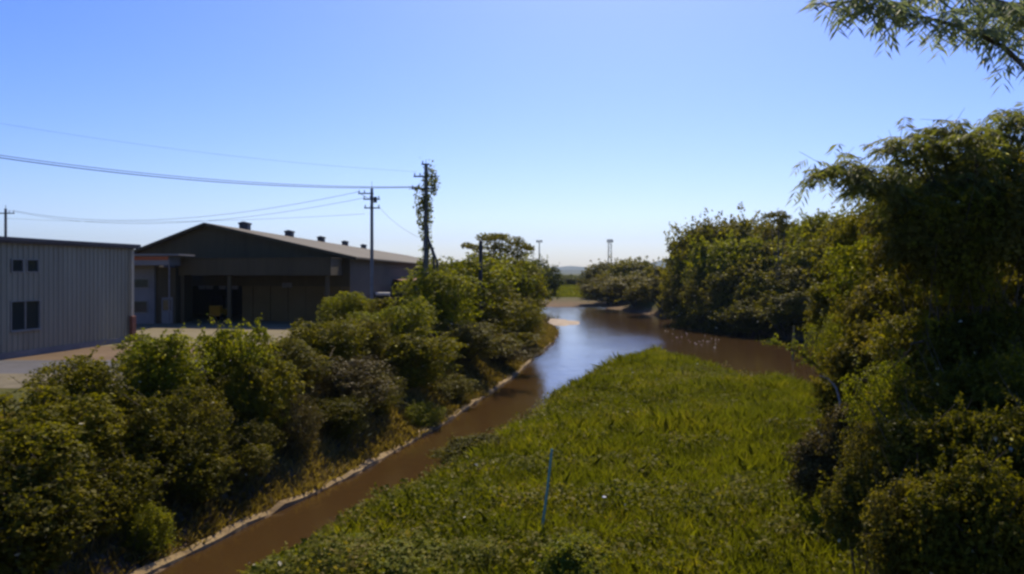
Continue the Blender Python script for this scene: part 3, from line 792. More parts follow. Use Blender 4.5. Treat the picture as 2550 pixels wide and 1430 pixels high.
def cov_test(X, Y):
    return pen_test(X, Y) & (rs.rand(len(X)) < np.clip((33 - Y + 0.6 * X) / 16 + 0.35 * wob(X * 1.1, Y * 1.1), 0.14, 0.85))
X2, Y2 = scatter(330000, (-8, 26, 11, 68), cov_test, rs)
Z2 = height(X2, Y2) + 0.32 + 0.42 * wob(X2 * 2.3, Y2 * 2.3) + rs.uniform(0, 0.45, len(X2)) ** 1.5
V, Fq = leaves(np.stack([X2, Y2, Z2], 1), np.tile([0, -0.35, 1.0], (len(X2), 1)), 0.115, rs, 0.7, 0.4)
M_cov = leaf_mat('creeper_leaf', [(0.062, 0.068, 0.006), (0.11, 0.115, 0.008), (0.155, 0.14, 0.014), (0.21, 0.155, 0.04)], trans=0.4, clump=0.45)
tag(link('undergrowth', mesh_np('undergrowth', V, Fq), M_cov), 'leafy creeper ground cover in the foreground around the teal stake', 'ground cover', kind='stuff')

def bank_test(X, Y):
    d, ins = poly_dist(np.stack([X, Y], 1), WPOLY)
    return (~ins) & (~is_pen(X, Y)) & (d > 0.2 + 0.25 * wob(X * 2.5, Y * 2.5)) & (d < 6.0) & (X < 6.5)
X3, Y3 = scatter(330000, (-20, 6, 12, 112), bank_test, rs)
V, Fq = blades(X3, Y3, np.full(len(X3), 0.42), 0.016 + 0.0007 * Y3, rs, 0.6)
M_dry = leaf_mat('dry_bank_grass', [(0.07, 0.058, 0.015), (0.13, 0.095, 0.027), (0.19, 0.135, 0.04), (0.26, 0.19, 0.07)], trans=0.3, clump=0.22)
tag(link('dry_grass', mesh_np('dry_grass', V, Fq), M_dry), 'dry brown and yellow grass on the slope above the channel kerb', 'grass', kind='stuff')

def mead_test(X, Y):
    return (height(X, Y) > -2.1) & (X / Y > 0.02) & (X / Y < 0.125)
X4, Y4 = scatter(60000, (2, 50, 180, 262), mead_test, rs)
V, Fq = blades(X4, Y4, np.full(len(X4), 0.5), 0.08, rs, 0.4)
tag(link('meadow_grass', mesh_np('meadow_grass', V, Fq), M_grass), 'strip of bright green grass on the far shore beyond the brown mud', 'grass', kind='stuff')

# distant wood line closing the gap
P, N = [], []
for k in range(200):
    Y = rs.uniform(262, 310); X = rs.uniform(-5, 75); r = rs.uniform(2.6, 3.9)
    v = unit(rs.randn(140, 3)); P.append(np.array([X, Y, 0.2]) + v * np.array([r, r, r * rs.uniform(0.65, 1.0)]) * rs.uniform(0.8, 1, (140, 1))); N.append(v)
V, Fq = leaves(np.concatenate(P), np.concatenate(N), 0.9, rs)
tag(link('woods', mesh_np('woods', V, Fq), ML['far']), 'dark distant wood closing the view between the two banks', 'woods', kind='stuff')

# sandbar, weed mat and glint stones in the water
def islet(name, px, py, rx, ry, h, mat, label, cat, seed=1):
    r_ = random.Random(seed); Y = (CAMZ - WZ) * F / (py - HY); X = (px - CX) / F * Y
    mb = MB(); n_ = 28; vs = [(X, Y, WZ + h)]
    for ring_, (fr, fz) in enumerate([(0.35, 0.9), (0.7, 0.55), (1.0, -0.35)]):
        for k in range(n_):
            a = 2 * math.pi * k / n_; j = 1 + 0.18 * math.sin(3 * a + seed) + 0.10 * math.sin(7 * a) + r_.uniform(-.05, .05)
            vs.append((X + rx * fr * j * math.cos(a), Y + ry * fr * j * math.sin(a), WZ + h * fz * (1 + r_.uniform(-.15, .15))))
    fs = [(0, 1 + k, 1 + (k + 1) % n_) for k in range(n_)]
    for q in range(2): fs += [(1 + q*n_ + k, 1 + (q+1)*n_ + k, 1 + (q+1)*n_ + (k+1) % n_, 1 + q*n_ + (k+1) % n_) for k in range(n_)]
    mb.add(vs, fs, True); o = mb.build(name, mat)
    return X, Y, o
M_sand = surf('wet_sand', (0.22, 0.16, 0.10), (0.36, 0.28, 0.18), 0.8, 0.8, bump=0.4, bscale=3)
M_weed = surf('water_weed', (0.02, 0.03, 0.010), (0.05, 0.06, 0.012), 1.0, 1.0, bump=0.7, bscale=3, spec=0.0)
x, y, o = islet('sandbar', 1400, 803, 2.6, 9.0, 0.22, M_sand, '', '', 2); tag(o, kind='structure')
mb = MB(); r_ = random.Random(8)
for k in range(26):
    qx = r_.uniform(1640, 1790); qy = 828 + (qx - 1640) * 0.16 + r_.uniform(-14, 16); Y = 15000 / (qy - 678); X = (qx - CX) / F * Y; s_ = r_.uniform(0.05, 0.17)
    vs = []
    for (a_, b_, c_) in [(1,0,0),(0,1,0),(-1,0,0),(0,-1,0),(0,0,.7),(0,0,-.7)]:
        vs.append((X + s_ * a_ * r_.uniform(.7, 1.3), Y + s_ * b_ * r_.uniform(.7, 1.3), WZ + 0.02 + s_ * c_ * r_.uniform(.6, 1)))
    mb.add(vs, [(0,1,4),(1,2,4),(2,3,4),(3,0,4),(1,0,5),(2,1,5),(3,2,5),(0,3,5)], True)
M_glint_stone = surf('pale_glint_stone', (0.16, 0.12, 0.08), (0.36, 0.29, 0.2), 3, 0.5, spec=0.3)  # pale stones added to stand for sun glints on the riffle
tag(mb.build('glint_stones', M_glint_stone), 'small pale stones added as glints on the riffle at the tip of the grassy tongue', 'stones', kind='stuff')

# ---------------------------------------------------------------- near building
M_ribbed = surf('grey_ribbed_steel', (0.20, 0.18, 0.115), (0.27, 0.25, 0.165), 0.6, 0.5, spec=0.4, vec_scale=(1, 1, 0.2))
M_trim = surf('pale_trim', (0.30, 0.27, 0.19), (0.38, 0.35, 0.25), 1.5, 0.6)
M_dkroof = surf('dark_roof_edge', (0.05, 0.045, 0.045), (0.085, 0.075, 0.07), 1.5, 0.6)
M_plinth = surf('grey_plinth', (0.15, 0.14, 0.12), (0.22, 0.205, 0.175), 1.0, 0.9, bump=0.3)
M_glass, n, l, b = new_mat('window_glass')
b.inputs['Base Color'].default_value = (0.02, 0.028, 0.026, 1); b.inputs['Roughness'].default_value = 0.08
M_frame = surf('aluminium_frame', (0.16, 0.15, 0.12), (0.22, 0.21, 0.17), 3, 0.5)
M_rust = surf('rust_red_paint', (0.15, 0.055, 0.03), (0.24, 0.10, 0.055), 3, 0.8)

nb = empty('metal_building', (-23.1, 48.8, 0), math.atan2(-0.991, -0.133), 'two storey grey ribbed metal building at the left edge with small paired windows', 'building')
L_, D_, H_ = 26.0, 13.0, 5.62
wins = [(9.05, 9.75, 4.24, 4.80), (8.0, 8.75, 4.24, 4.80), (7.9, 9.8, 1.36, 2.74), (18.0, 20.0, 1.36, 2.74)]
mb = MB(); xs = [0.0]; pitch = 0.36
s_ = 0.0; prof = []
while s_ < L_:
    prof += [(s_, 0.0), (s_ + 0.16, 0.0), (s_ + 0.20, 0.05), (s_ + 0.32, 0.05)]
    s_ += pitch
prof = [(a, b_) for a, b_ in prof if a <= L_]
extra = sorted({w[i] for w in wins for i in (0, 1)})
def prof_y(s): return float(np.interp(s, [p[0] for p in prof], [p[1] for p in prof]))
cuts = sorted(set([p[0] for p in prof] + extra))
for a, c in zip(cuts[:-1], cuts[1:]):
    mid = (a + c) / 2
    spans = [(0.3, H_)]
    for w in wins:
        if w[0] <= mid <= w[1]:
            new = []
            for z0, z1 in spans:
                if w[2] > z0 and w[3] < z1: new += [(z0, w[2]), (w[3], z1)]
                else: new.append((z0, z1))
            spans = new
    for z0, z1 in spans:
        mb.add([(a, prof_y(a), z0), (c, prof_y(c), z0), (c, prof_y(c), z1), (a, prof_y(a), z1)], [(0, 3, 2, 1)])
mb.box(0.0, L_, -D_, -0.12, 0.0, H_)
mb.build('wall', M_ribbed, nb)
MB().box(-0.06, L_ + .06, -D_ - .06, 0.08, 0.0, 0.31).build('plinth', M_plinth, nb)
rf = MB(); rf.prism([(-0.35, H_), (L_ + .35, H_), (L_ + .35, H_ + 0.24), (-0.35, H_ + 0.24)], -D_ - 0.3, 0.28)
rf.prism([(-0.30, H_ + .24), (L_ + .3, H_ + .24), (L_ / 2, H_ + 0.30)], -D_ - 0.2, 0.18)
ro = rf.build('roof', M_dkroof, nb)
MB().box(-0.37, L_ + .37, 0.281, 0.36, H_ + 0.10, H_ + 0.26).build('gutter', M_dkroof, ro)
MB().box(-0.10, 0.14, -0.10, 0.09, 0.312, H_ - 0.002).build('corner_trim', M_trim, nb)
dp = MB().tube([(0.30, 0.16, 0.35), (0.30, 0.16, H_ - 0.1)], 0.05, 8).build('downpipe', M_trim, nb)
MB().box(0.0, 0.42, 0.10, 0.30, 0.0, 1.55).build('pipe_guard', M_rust, nb, 0.02)
for w in wins:
    fr = MB(); t_ = 0.07
    fr.box(w[0], w[1], -0.06, 0.075, w[2] - 0.06, w[2]); fr.box(w[0], w[1], -0.06, 0.075, w[3], w[3] + 0.06)
    fr.box(w[0] - t_, w[0], -0.06, 0.075, w[2] - .06, w[3] + .06); fr.box(w[1], w[1] + t_, -0.06, 0.075, w[2] - .06, w[3] + .06)
    if w[1] - w[0] > 1: fr.box((w[0] + w[1]) / 2 - .035, (w[0] + w[1]) / 2 + .035, -0.05, 0.05, w[2], w[3])
    if w[1] - w[0] > 1: fr.box(w[0] - .1, w[1] + .1, 0.076, 0.16, w[2] - .1, w[2] - .04)
    wo_ = fr.build('window', M_frame, nb)
    MB().box(w[0], w[1], -0.05, -0.02, w[2], w[3]).build('pane', M_glass, wo_)

# ---------------------------------------------------------------- warehouse
wx0, wxa, wx1, wza, wz0, wz1 = -34.5, -26.6, -13.6, 8.33, 5.55, 5.45
FY = lambda x: 70.0 - 0.2 * (x - wxa)
wh = empty('warehouse', (0, 0, 0), 0, 'long dark gabled warehouse with a row of roof vents and a wide front canopy', 'warehouse')
wh.location = (wxa, 70, 0)
def wrel(mb):
    mb.v = [(x - wxa, y - 70, z) for x, y, z in mb.v]; return mb
M_wclad = surf('weathered_dark_cladding', (0.060, 0.044, 0.018), (0.085, 0.064, 0.030), 0.5, 0.85, vec_scale=(3, 1, 0.3))
M_wroof = surf('pale_fibre_roof', (0.055, 0.044, 0.025), (0.09, 0.074, 0.045), 0.4, 0.8, vec_scale=(1, 0.15, 1))
M_wall2 = surf('tan_panel_wall', (0.10, 0.065, 0.018), (0.15, 0.10, 0.036), 0.35, 0.85)
M_side = surf('rusty_side_wall', (0.045, 0.034, 0.022), (0.085, 0.068, 0.045), 0.3, 0.85, vec_scale=(1, 0.3, 1))
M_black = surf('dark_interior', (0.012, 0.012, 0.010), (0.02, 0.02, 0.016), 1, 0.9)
BACK = 205.0
# gable above the canopy and walls with the doorway left open
mb = MB()
dx0, dx1, dz = -29.5, -23.3, 3.0                                      # loading doorway
mb.prism([(wx0, dz), (wx1, dz), (wx1, wz1), (wxa, wza - .05), (wx0, wz0)], FY, lambda x: FY(x) + 0.25)
for z in [3.6 + 0.55 * k for k in range(7)]:
    hw0 = wx0 if z < wz0 else wxa - (wza - z) / (wza - wz0) * (wxa - wx0)
    hw1 = wx1 if z < wz1 else wxa + (wza - z) / (wza - wz1) * (wx1 - wxa)
    mb.prism([(hw0 + .1, z), (hw1 - .1, z), (hw1 - .1, z + 0.05), (hw0 + .1, z + 0.05)], lambda x: FY(x) - 0.03, FY)
wrel(mb).build('gable', M_wclad, wh)
for a, c in ((wx0, dx0), (dx1, wx1)):
    mb = MB(); mb.prism([(a, 0), (c, 0), (c, dz), (a, dz)], FY, lambda x: FY(x) + 0.25)
    if a == dx1:
        for k in range(6):
            x_ = dx1 + 0.9 + k * 1.6; mb.prism([(x_, 0.02), (x_ + .12, 0.02), (x_ + .12, dz - .02), (x_, dz - .02)], lambda x: FY(x) - 0.08, FY)
    wrel(mb).build('front_wall', M_wall2, wh)
mb = MB(); mb.box(wx1 - 0.25, wx1, FY(wx1) + .26, BACK, 0.0, wz1 - .01); mb.box(wx0, wx0 + .25, FY(wx0) + .26, BACK, 0, wz0 - .01); mb.box(wx0 + .26, wx1 - .26, BACK - .3, BACK, 0, wz1 - .01)
wrel(mb).build('side_wall', M_side, wh)
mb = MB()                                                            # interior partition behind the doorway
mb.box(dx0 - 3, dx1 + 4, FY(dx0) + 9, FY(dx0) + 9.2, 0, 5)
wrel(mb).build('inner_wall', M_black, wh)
mb = MB()
f2 = lambda x: FY(x) - 0.7
for (xa_, za_, xb_, zb_) in ((wx0 - .7, wz0 - .22, wxa, wza), (wxa, wza, wx1 + .7, wz1 - .15)):
    mb.prism([(xa_, za_), (xb_, zb_), (xb_, zb_ + 0.16), (xa_, za_ + 0.16)], f2, BACK + .6)
ro = wrel(mb).build('roof', M_wroof, wh)
mb = MB()
for (xa_, za_, xb_, zb_) in ((wx0 - .7, wz0 - .32, wxa, wza - .1), (wxa, wza - .1, wx1 + .7, wz1 - .25)):
    mb.prism([(xa_, za_), (xb_, zb_), (xb_, zb_ + 0.20), (xa_, za_ + 0.20)], lambda x: FY(x) - 0.78, lambda x: FY(x) - 0.701)
wrel(mb).build('bargeboard', M_wclad, wh)
for k in range(5):
    yv = 80 + 16 * k
    mb = MB(); mb.box(wxa - .42, wxa + .42, yv - .5, yv + .5, wza - .05, wza + 0.62); mb.box(wxa - .5, wxa + .5, yv - .6, yv + .6, wza + .62, wza + .78)
    mb.prism([(wxa - .45, wza + .78), (wxa + .45, wza + .78), (wxa, wza + .9)], yv - .55, yv + .55)
    wrel(mb).build('roof_vent', M_dkroof, wh)
# front canopy
cx0, cx1 = -27.2, -14.2
CF = lambda x: FY(x) - 4.6
mb = MB(); mb.prism([(cx0, 3.95), (cx1, 3.95), (cx1, 5.30), (cx0, 5.30)], CF, lambda x: CF(x) + 0.15)
mb.prism([(cx1 - .12, 3.95), (cx1, 3.95), (cx1, 5.3), (cx1 - .12, 5.3)], lambda x: CF(x) + .151, lambda x: FY(x) - 0.1)
mb.prism([(cx0, 3.95), (cx0 + .12, 3.95), (cx0 + .12, 5.3), (cx0, 5.3)], lambda x: CF(x) + .151, lambda x: FY(x) - 0.1)
cn = mb
cn.prism([(cx0 - .1, 5.305), (cx1 + .1, 5.305), (cx1 + .1, 5.36), (cx0 - .1, 5.36)], lambda x: CF(x) - .12, lambda x: FY(x) - 0.05)
wrel(cn).build('canopy', M_wclad, wh)
for x_ in (-27.0, -22.9, -14.6):
    mb = MB(); mb.box(x_ - .14, x_ + .14, CF(x_) + .3, CF(x_) + .58, 0, 3.95)
    wrel(mb).build('canopy_post', M_wclad, wh)
M_lamp = surf('white_sheet_metal', (0.42, 0.42, 0.42), (0.6, 0.6, 0.58), 3, 0.6)
M_plate = surf('grimy_sheet_metal', (0.10, 0.09, 0.08), (0.2, 0.18, 0.16), 3, 0.8)
for x_ in (-27.2, -26.5, -25.3, -24.2):
    mb = MB(); mb.prism([(x_, 2.72), (x_ + .55, 2.72), (x_ + .62, 3.02), (x_ - .05, 3.02)], lambda x: FY(x) - 0.35, lambda x: FY(x) - 0.10)
    wrel(mb).build('wall_plate', M_plate, wh)
mb = MB(); mb.prism([(-19.6, 2.9), (-18.7, 2.9), (-18.7, 3.3), (-19.6, 3.3)], lambda x: FY(x) - 0.15, lambda x: FY(x) - 0.09)
wrel(mb).build('wall_plate', M_plate, wh)

# forklift in the doorway
M_fork = surf('yellow_paint', (0.50, 0.22, 0.01), (0.60, 0.28, 0.012), 2, 0.5)
M_tyre = surf('black_rubber', (0.015, 0.015, 0.015), (0.03, 0.03, 0.03), 4, 0.9)
fk = empty('forklift', (-25.9, 71.2, 0.012), R(172), 'small yellow forklift parked under the canopy in the dark warehouse doorway', 'forklift')
mb = MB(); mb.box(-.5, .5, -.9, .7, .32, .95); mb.box(-.5, .5, .35, .95, .35, 1.25); mb.build('body', M_fork, fk, 0.06)
mb = MB()
for sx in (-.45, .45):
    mb.tube([(sx, -.6, .95), (sx * .92, -.5, 2.0)], .035, 6); mb.tube([(sx, .6, 1.2), (sx * .92, .45, 2.0)], .035, 6)
mb.box(-.48, .48, -.6, .55, 2.0, 2.06); mb.build('overhead_guard', M_tyre, fk)
mb = MB()
for sx in (-.28, .22): mb.box(sx, sx + .08, -1.1, -1.0, .1, 2.1)
mb.box(-.4, .4, -1.14, -1.101, .3, .8); mb.build('mast', M_tyre, fk)
for sx in (-.3, .22): MB().box(sx, sx + .1, -2.1, -1.141, .06, .11).build('fork', M_tyre, fk)
MB().box(-.28, .28, -.1, .35, .951, 1.1).build('seat', M_tyre, fk, .03)
for sx in (-.58, .42):
    for sy in (-.65, .6):
        w_ = MB(); w_.tube([(sx, sy, .28), (sx + .16, sy, .28)], .28, 14); w_.build('wheel', M_tyre, fk)

# office with the orange striped canopy
M_white = surf('dirty_white_wall', (0.15, 0.14, 0.125), (0.22, 0.205, 0.185), 0.8, 0.85)
M_or = surf('orange_stripe', (0.30, 0.07, 0.02), (0.36, 0.10, 0.03), 1.5, 0.6)
of = empty('office', (-31.0, 63.5, 0), 0, 'small white office with an orange striped flat canopy beside the warehouse', 'office building')
mb = MB(); mb.box(-3.5, 2.0, 1.6, 5.5, 0, 4.6); mb.build('wall', M_white, of)
mb = MB(); mb.box(-4.2, 4.9, -0.6, 2.6, 5.5, 5.64); mb.box(-4.0, 4.0, -0.3, 2.5, 4.75, 5.499); mb.box(-3.6, 2.05, 1.5, 5.5, 4.601, 4.749); cpo = mb.build('roof', M_white, of)
MB().box(-4.0, 3.95, -0.36, -0.301, 5.15, 5.42).build('stripe', M_or, cpo)
MB().box(2.001, 3.6, 1.9, 5.4, 0, 4.6).build('side_bay', M_wclad, of)
for x_ in (-1.6, 0.2):
    f_ = MB().box(x_, x_ + 1.4, 1.53, 1.599, 2.9, 3.7).build('window', M_frame, of); MB().box(x_ + .08, x_ + 1.32, 1.50, 1.529, 2.98, 3.62).build('pane', M_glass, f_)
f_ = MB().box(0.2, 1.5, 1.53, 1.599, 0.9, 1.9).build('window', M_frame, of); MB().box(.28, 1.42, 1.50, 1.529, .98, 1.82).build('pane', M_glass, f_)
d_ = MB().box(2.5, 3.4, 1.82, 1.899, 0.02, 2.15).build('door', M_white, of); MB().box(2.62, 3.28, 1.79, 1.819, 1.1, 1.95).build('pane', M_glass, d_)
MB().tube([(3.9, 0.0, 0), (3.9, 0.0, 4.74)], 0.07, 8).build('post', M_plate, of)

# shed and small truck beside the warehouse
sh = empty('lean_to_shed', (-11.2, 92, 0), 0, 'low shed with a rust red roof along the river side of the warehouse', 'shed')
mb = MB(); mb.box(-2.2, 3.0, 0, 26, 0, 2.5); mb.build('wall', M_side, sh)
mb = MB(); mb.prism([(-2.3, 3.3), (3.5, 2.55), (3.5, 2.65), (-2.3, 3.4)], -0.6, 26.5); mb.build('roof', M_rust, sh)
M_navy = surf('dark_blue_paint', (0.02, 0.025, 0.04), (0.03, 0.04, 0.06), 3, 0.4)
tr = empty('small_truck', (-12.9, 80, 0.012), R(10), 'small dark truck with a pale cab roof parked behind the slim utility pole', 'truck')
mb = MB(); mb.prism([(-.85, .45), (.85, .45), (.85, 1.25), (.72, 1.95), (-.72, 1.95), (-.85, 1.25)], -.9, .9); mb.build('cab', M_navy, tr, .05)
MB().box(-.75, .75, -.7, .7, 1.951, 2.15).build('cab_roof', M_lamp, tr, .04)
MB().prism([(-.72, 1.3), (.72, 1.3), (.64, 1.85), (-.64, 1.85)], -.94, -.901).build('windscreen', M_glass, tr)
MB().box(-.9, .9, .95, 3.6, .6, 1.6).build('cargo_bed', M_rust, tr, .03)
for sx in (-.6, .4): MB().box(sx, sx + .2, -.95, -.901, .65, .85).build('headlight', M_lamp, tr)
for sx in (-.9, .7):
    for sy in (-.3, 2.7): MB().tube([(sx, sy, .35), (sx + .2, sy, .35)], .35, 14).build('wheel', M_tyre, tr)
blk = MB(); blk.prism([(-.9, 0), (.9, 0), (.8, .32), (.2, .42), (-.75, .36)], -.35, .35)
o = blk.build('concrete_block', M_conc, None, .04); o.location = (-11.4, 60, 0.012); tag(o, 'pale concrete block lying on the yard left of the slim utility pole', 'block')

# ---------------------------------------------------------------- poles and cables
M_pole = surf('concrete_pole', (0.13, 0.13, 0.12), (0.22, 0.21, 0.19), 2, 0.85)
M_dark = surf('dark_metal', (0.03, 0.03, 0.03), (0.055, 0.055, 0.055), 3, 0.6)
M_ins = surf('insulator_ceramic', (0.18, 0.18, 0.2), (0.3, 0.3, 0.32), 3, 0.3)
def insul(mb, x, y, z, s=1.0):
    mb.tube([(x, y, z), (x, y, z + .06 * s), (x, y, z + .061 * s), (x, y, z + .14 * s), (x, y, z + .2 * s)], [.02, .06, .04, .05, .02], 8)

pa = at(926, 470, 60); ga = hz(pa.x, 60)
oa = empty('utility_pole', (pa.x, 60, ga), 0, 'slim utility pole with three short crossarms in front of the warehouse side', 'utility pole')
top = pa.z - ga
MB().tube([(0, 0, -.5), (0, 0, top)], [.15, .11], 12).build('pole', M_pole, oa)
MB().tube([(0, 0, top), (0, 0, top + .55)], .015, 6).build('lightning_rod', M_dark, oa)
for z, x0, x1 in ((top - .42, -1.0, .15), (top - .85, -.62, .62), (top - 1.5, -.55, .62)):
    a_ = MB().box(x0, x1, -.17, -.09, z, z + .09).build('crossarm', M_dark, oa)
    for x in (x0 + .08, (x0 + x1) / 2 - .1, x1 - .08):
        im = MB(); insul(im, x, -.13, z + .09); im.build('insulator', M_ins, a_)
MB().tube([(.26, -.02, top - 1.05), (.26, -.02, top - .62)], .13, 10).build('transformer', M_dark, oa)
MB().tube([(0, -.1, top - .9), (-.8, -.13, top - .40)], .02, 5).build('brace', M_dark, oa)

pb = at(1061, 410, 56); gb = hz(pb.x, 56)
ob = empty('utility_pole', (pb.x, 56, gb), 0, 'tall utility pole overgrown with climbing vine, propped by a leaning brace', 'utility pole')
topb = pb.z - gb
MB().tube([(0, 0, -.5), (0, 0, topb)], [.20, .13], 12).build('pole', M_pole, ob)
MB().tube([(0, 0, topb), (0, 0, topb + .35)], .02, 6).build('lightning_rod', M_dark, ob)
for z, x0, x1 in ((topb - .9, -.85, .75), (topb - 1.75, -1.0, .65), (topb - .05, -.3, .25)):
    a_ = MB().box(x0, x1, -.20, -.11, z, z + .1).build('crossarm', M_dark, ob)
    for x in (x0 + .08, x0 + .45, x1 - .08):
        if x0 > -.5 and x > 0: continue
        im = MB(); insul(im, x, -.155, z + .1); im.build('insulator', M_ins, a_)
for q in ((1088, 650), (1080, 640)):
    e = at(q[0], q[1], 55.6) - ob.location
    MB().tube([(.1, 0, topb - 5.0), tuple(e), (e.x + .3, e.y, 0.0)], .07, 7).build('brace', M_dark, ob)
# vine on the pole
rs = np.random.RandomState(31); P = []
for (x, y, rx, ry, c) in [(1062, 480, 10, 35, 260), (1075, 428, 7, 12, 90), (1078, 448, 9, 12, 150), (1062, 445, 6, 14, 90), (1078, 468, 9, 9, 110), (1045, 470, 9, 4, 50), (1055, 500, 12, 10, 150), (1050, 520, 8, 14, 130), (1066, 540, 8, 18, 130), (1047, 545, 4, 12, 40), (1072, 556, 4, 8, 30), (1062, 570, 8, 14, 80), (1060, 620, 9, 40, 260), (1045, 558, 3, 12, 25), (1062, 505, 9, 20, 150), (1085, 446, 4, 3, 16), (1040, 512, 3, 6, 14)]:
    k = rs.randn(int(c * .7), 3) * 0.8; q = at(x, y, 56)
    P.append(np.array(q) + k * np.array([rx / F * 56, 0.2, ry / F * 56]))
for (x, y, ln) in [(1044, 500, 62), (1040, 520, 40), (1050, 560, 40), (1074, 500, 50), (1083, 455, 30), (1036, 470, 30), (1068, 590, 40)]:
    t_ = rs.rand(26, 1); P.append(np.array(at(x, y, 56)) + np.array([0, 0, -1.0]) * t_ * ln / F * 56 + rs.randn(26, 3) * 0.06)
P = np.concatenate(P); Nn = unit(rs.randn(len(P), 3) + np.array([0, -0.3, 0.5]))
V, Fq = leaves(P, Nn, 0.19, rs, 0.7, 0.8)
vo = empty('climbing_vine', (pb.x, 56, gb), 0, 'ragged climbing vine wrapped round the tall propped utility pole', 'vine')
link('leaves', mesh_np('vine_leaves', V - np.array(vo.location), Fq), ML['feather'], vo)
vm = MB()
for k in range(5):
    a0 = k * 1.3; pts = [(0.22 * math.cos(a0 + z * .8), 0.22 * math.sin(a0 + z * .8), z) for z in np.linspace(0, topb - 1 - k * .6, 26)]
    vm.tube(pts, .022, 5)
vm.build('stem', M_stem, vo)

pc = at(1197, 602, 61); gc = hz(pc.x, 61)
oc = empty('utility_pole', (pc.x, 61, gc), 0, 'short dark post sticking out of the yellow green bush', 'post')
MB().tube([(0, 0, -.3), (0, 0, pc.z - gc)], [.16, .14], 12).build('pole', M_dark, oc)
MB().tube([(0, 0, pc.z - gc), (0, 0, pc.z - gc + .12)], [.16, .05], 12).build('cap', M_dark, oc)

pd = at(14, 522, 92)
od = empty('utility_pole', (pd.x, 92, 0), 0, 'distant utility pole with one crossarm behind the ribbed metal building', 'utility pole')
MB().tube([(0, 0, 0), (0, 0, pd.z + .1)], [.19, .14], 10).build('pole', M_pole, od)
MB().tube([(0, 0, pd.z + .1), (0, 0, pd.z + .5)], .03, 6).build('lightning_rod', M_dark, od)
a_ = MB().box(-.9, 1.1, -.2, -.1, pd.z - .5, pd.z - .38).build('crossarm', M_dark, od)
for x in (-.8, 0.5, 1.0):
    im = MB(); insul(im, x, -.15, pd.z - .38, 1.3); im.build('insulator', M_ins, a_)

def cable(p0, p1, sag, rad, label, ctrl=None):
    p0, p1 = Vector(p0), Vector(p1)
    pts = []
    for i in range(33):
        t = i / 32; q = p0.lerp(p1, t); q.z -= sag * 4 * t * (1 - t); pts.append(q)
    o = MB().tube(pts, rad, 5).build('power_cable', M_dark)
    return tag(o, label, 'cable', 'overhead cables')
B1 = ob.location + Vector((-.5, -.15, topb - 1.6)); B2 = ob.location + Vector((-.9, -.15, topb - .7))
off1 = at(-260, 352, 40)
cable(off1, B1, 0.75, .024, 'thick overhead cable rising to the left edge, lower of the close pair')
cable(off1 + Vector((0, .1, .12)), B1 + Vector((0, 0, .05)), 0.70, .018, 'thin overhead cable just above the thick one')
cable(at(-260, 262, 42), at(1040, 428, 56), 0.5, .006, 'faint highest cable crossing the blue sky to the propped pole')
A1 = oa.location + Vector((-.95, -.13, top - .24)); A2 = oa.location + Vector((-.55, -.13, top - .70)); A3 = oa.location + Vector((-.5, -.13, top - 1.3))
Dq = od.location + Vector((1.0, -.15, pd.z - .12))
cable(Dq, A1, 1.6, .016, 'sagging cable from the distant pole to the top arm of the slim pole')
cable(Dq + Vector((-.5, 0, 0)), A2, 1.7, .014, 'sagging cable from the distant pole to the middle arm of the slim pole')
cable(od.location + Vector((0, -.15, pd.z - 1.0)), A3 + Vector((0, 0, -.6)), 0.5, .011, 'faint low cable over the warehouse roof to the slim pole')
cable(A3 + Vector((1.0, 0, 0)), ob.location + Vector((-.1, 0, topb - 5.2)), 0.35, .010, 'short faint cable between the slim pole and the propped pole')

# floodlight masts far away
def mast(px, ytop, Y, lattice, label):
    p = at(px, ytop, Y); H = p.z + 1.0
    o = empty('floodlight_mast', (p.x, Y, -1.0), 0, label, 'floodlight mast', 'floodlight masts beyond the far trees')
    mb = MB()
    if lattice:
        for sx, sy in ((-.7, -.7), (.7, -.7), (.7, .7), (-.7, .7)): mb.tube([(sx * 1.3, sy * 1.3, 0), (sx * .6, sy * .6, H)], .10, 5)
        for k in range(12):
            z0 = H * k / 12; z1 = H * (k + 1) / 12; s = -1 if k % 2 else 1
            mb.tube([(-.85 * s, -.85, z0), (.8 * s, -.8, z1)], .06, 4); mb.tube([(-.85, -.85 * s, z0), (-.8, .8 * s, z1)], .06, 4)
    else: mb.tube([(0, 0, 0), (0, 0, H)], [.34, .2], 10)
    mb.build('pole', M_pole, o)
    hd = MB(); hd.box(-1.3, 1.3, -.25, .25, H, H + .15)
    for k in range(4): hd.box(-1.25 + k * .66, -.8 + k * .66, -.45, -.1, H + .16, H + .95)
    if lattice: hd.box(-1.0, 1.0, -.5, .5, H + 1.0, H + 1.2)
    hd.build('lamp_head', M_dark, o)
mast(1343, 604, 330, False, 'slim round floodlight mast above the dark rounded tree')
mast(1519, 604, 320, True, 'lattice floodlight mast above the left end of the right thicket')

# ---------------------------------------------------------------- stake, sticks, scraps
M_teal = surf('faded_teal_plastic', (0.12, 0.26, 0.17), (0.18, 0.36, 0.24), 4, 0.6)
p0, p1 = at(1348, 1330, 19.3), at(1374, 1122, 19.6)
so = empty('stake', p0, 0, 'thin leaning teal garden stake standing in the grass', 'stake')
d = p1 - p0
g = hz(p0.x, p0.y) - p0.z
MB().tube([(0 - d.x * .25, -d.y * .25, g - .1), (0, 0, 0), tuple(d * .5 + Vector((.012, 0, 0))), tuple(d)], [.036, .035, .034, .03], 8).build('rod', M_teal, so)
MB().tube([tuple(d), tuple(d * 1.02)], [.042, .036], 8).build('cap', M_teal, so)

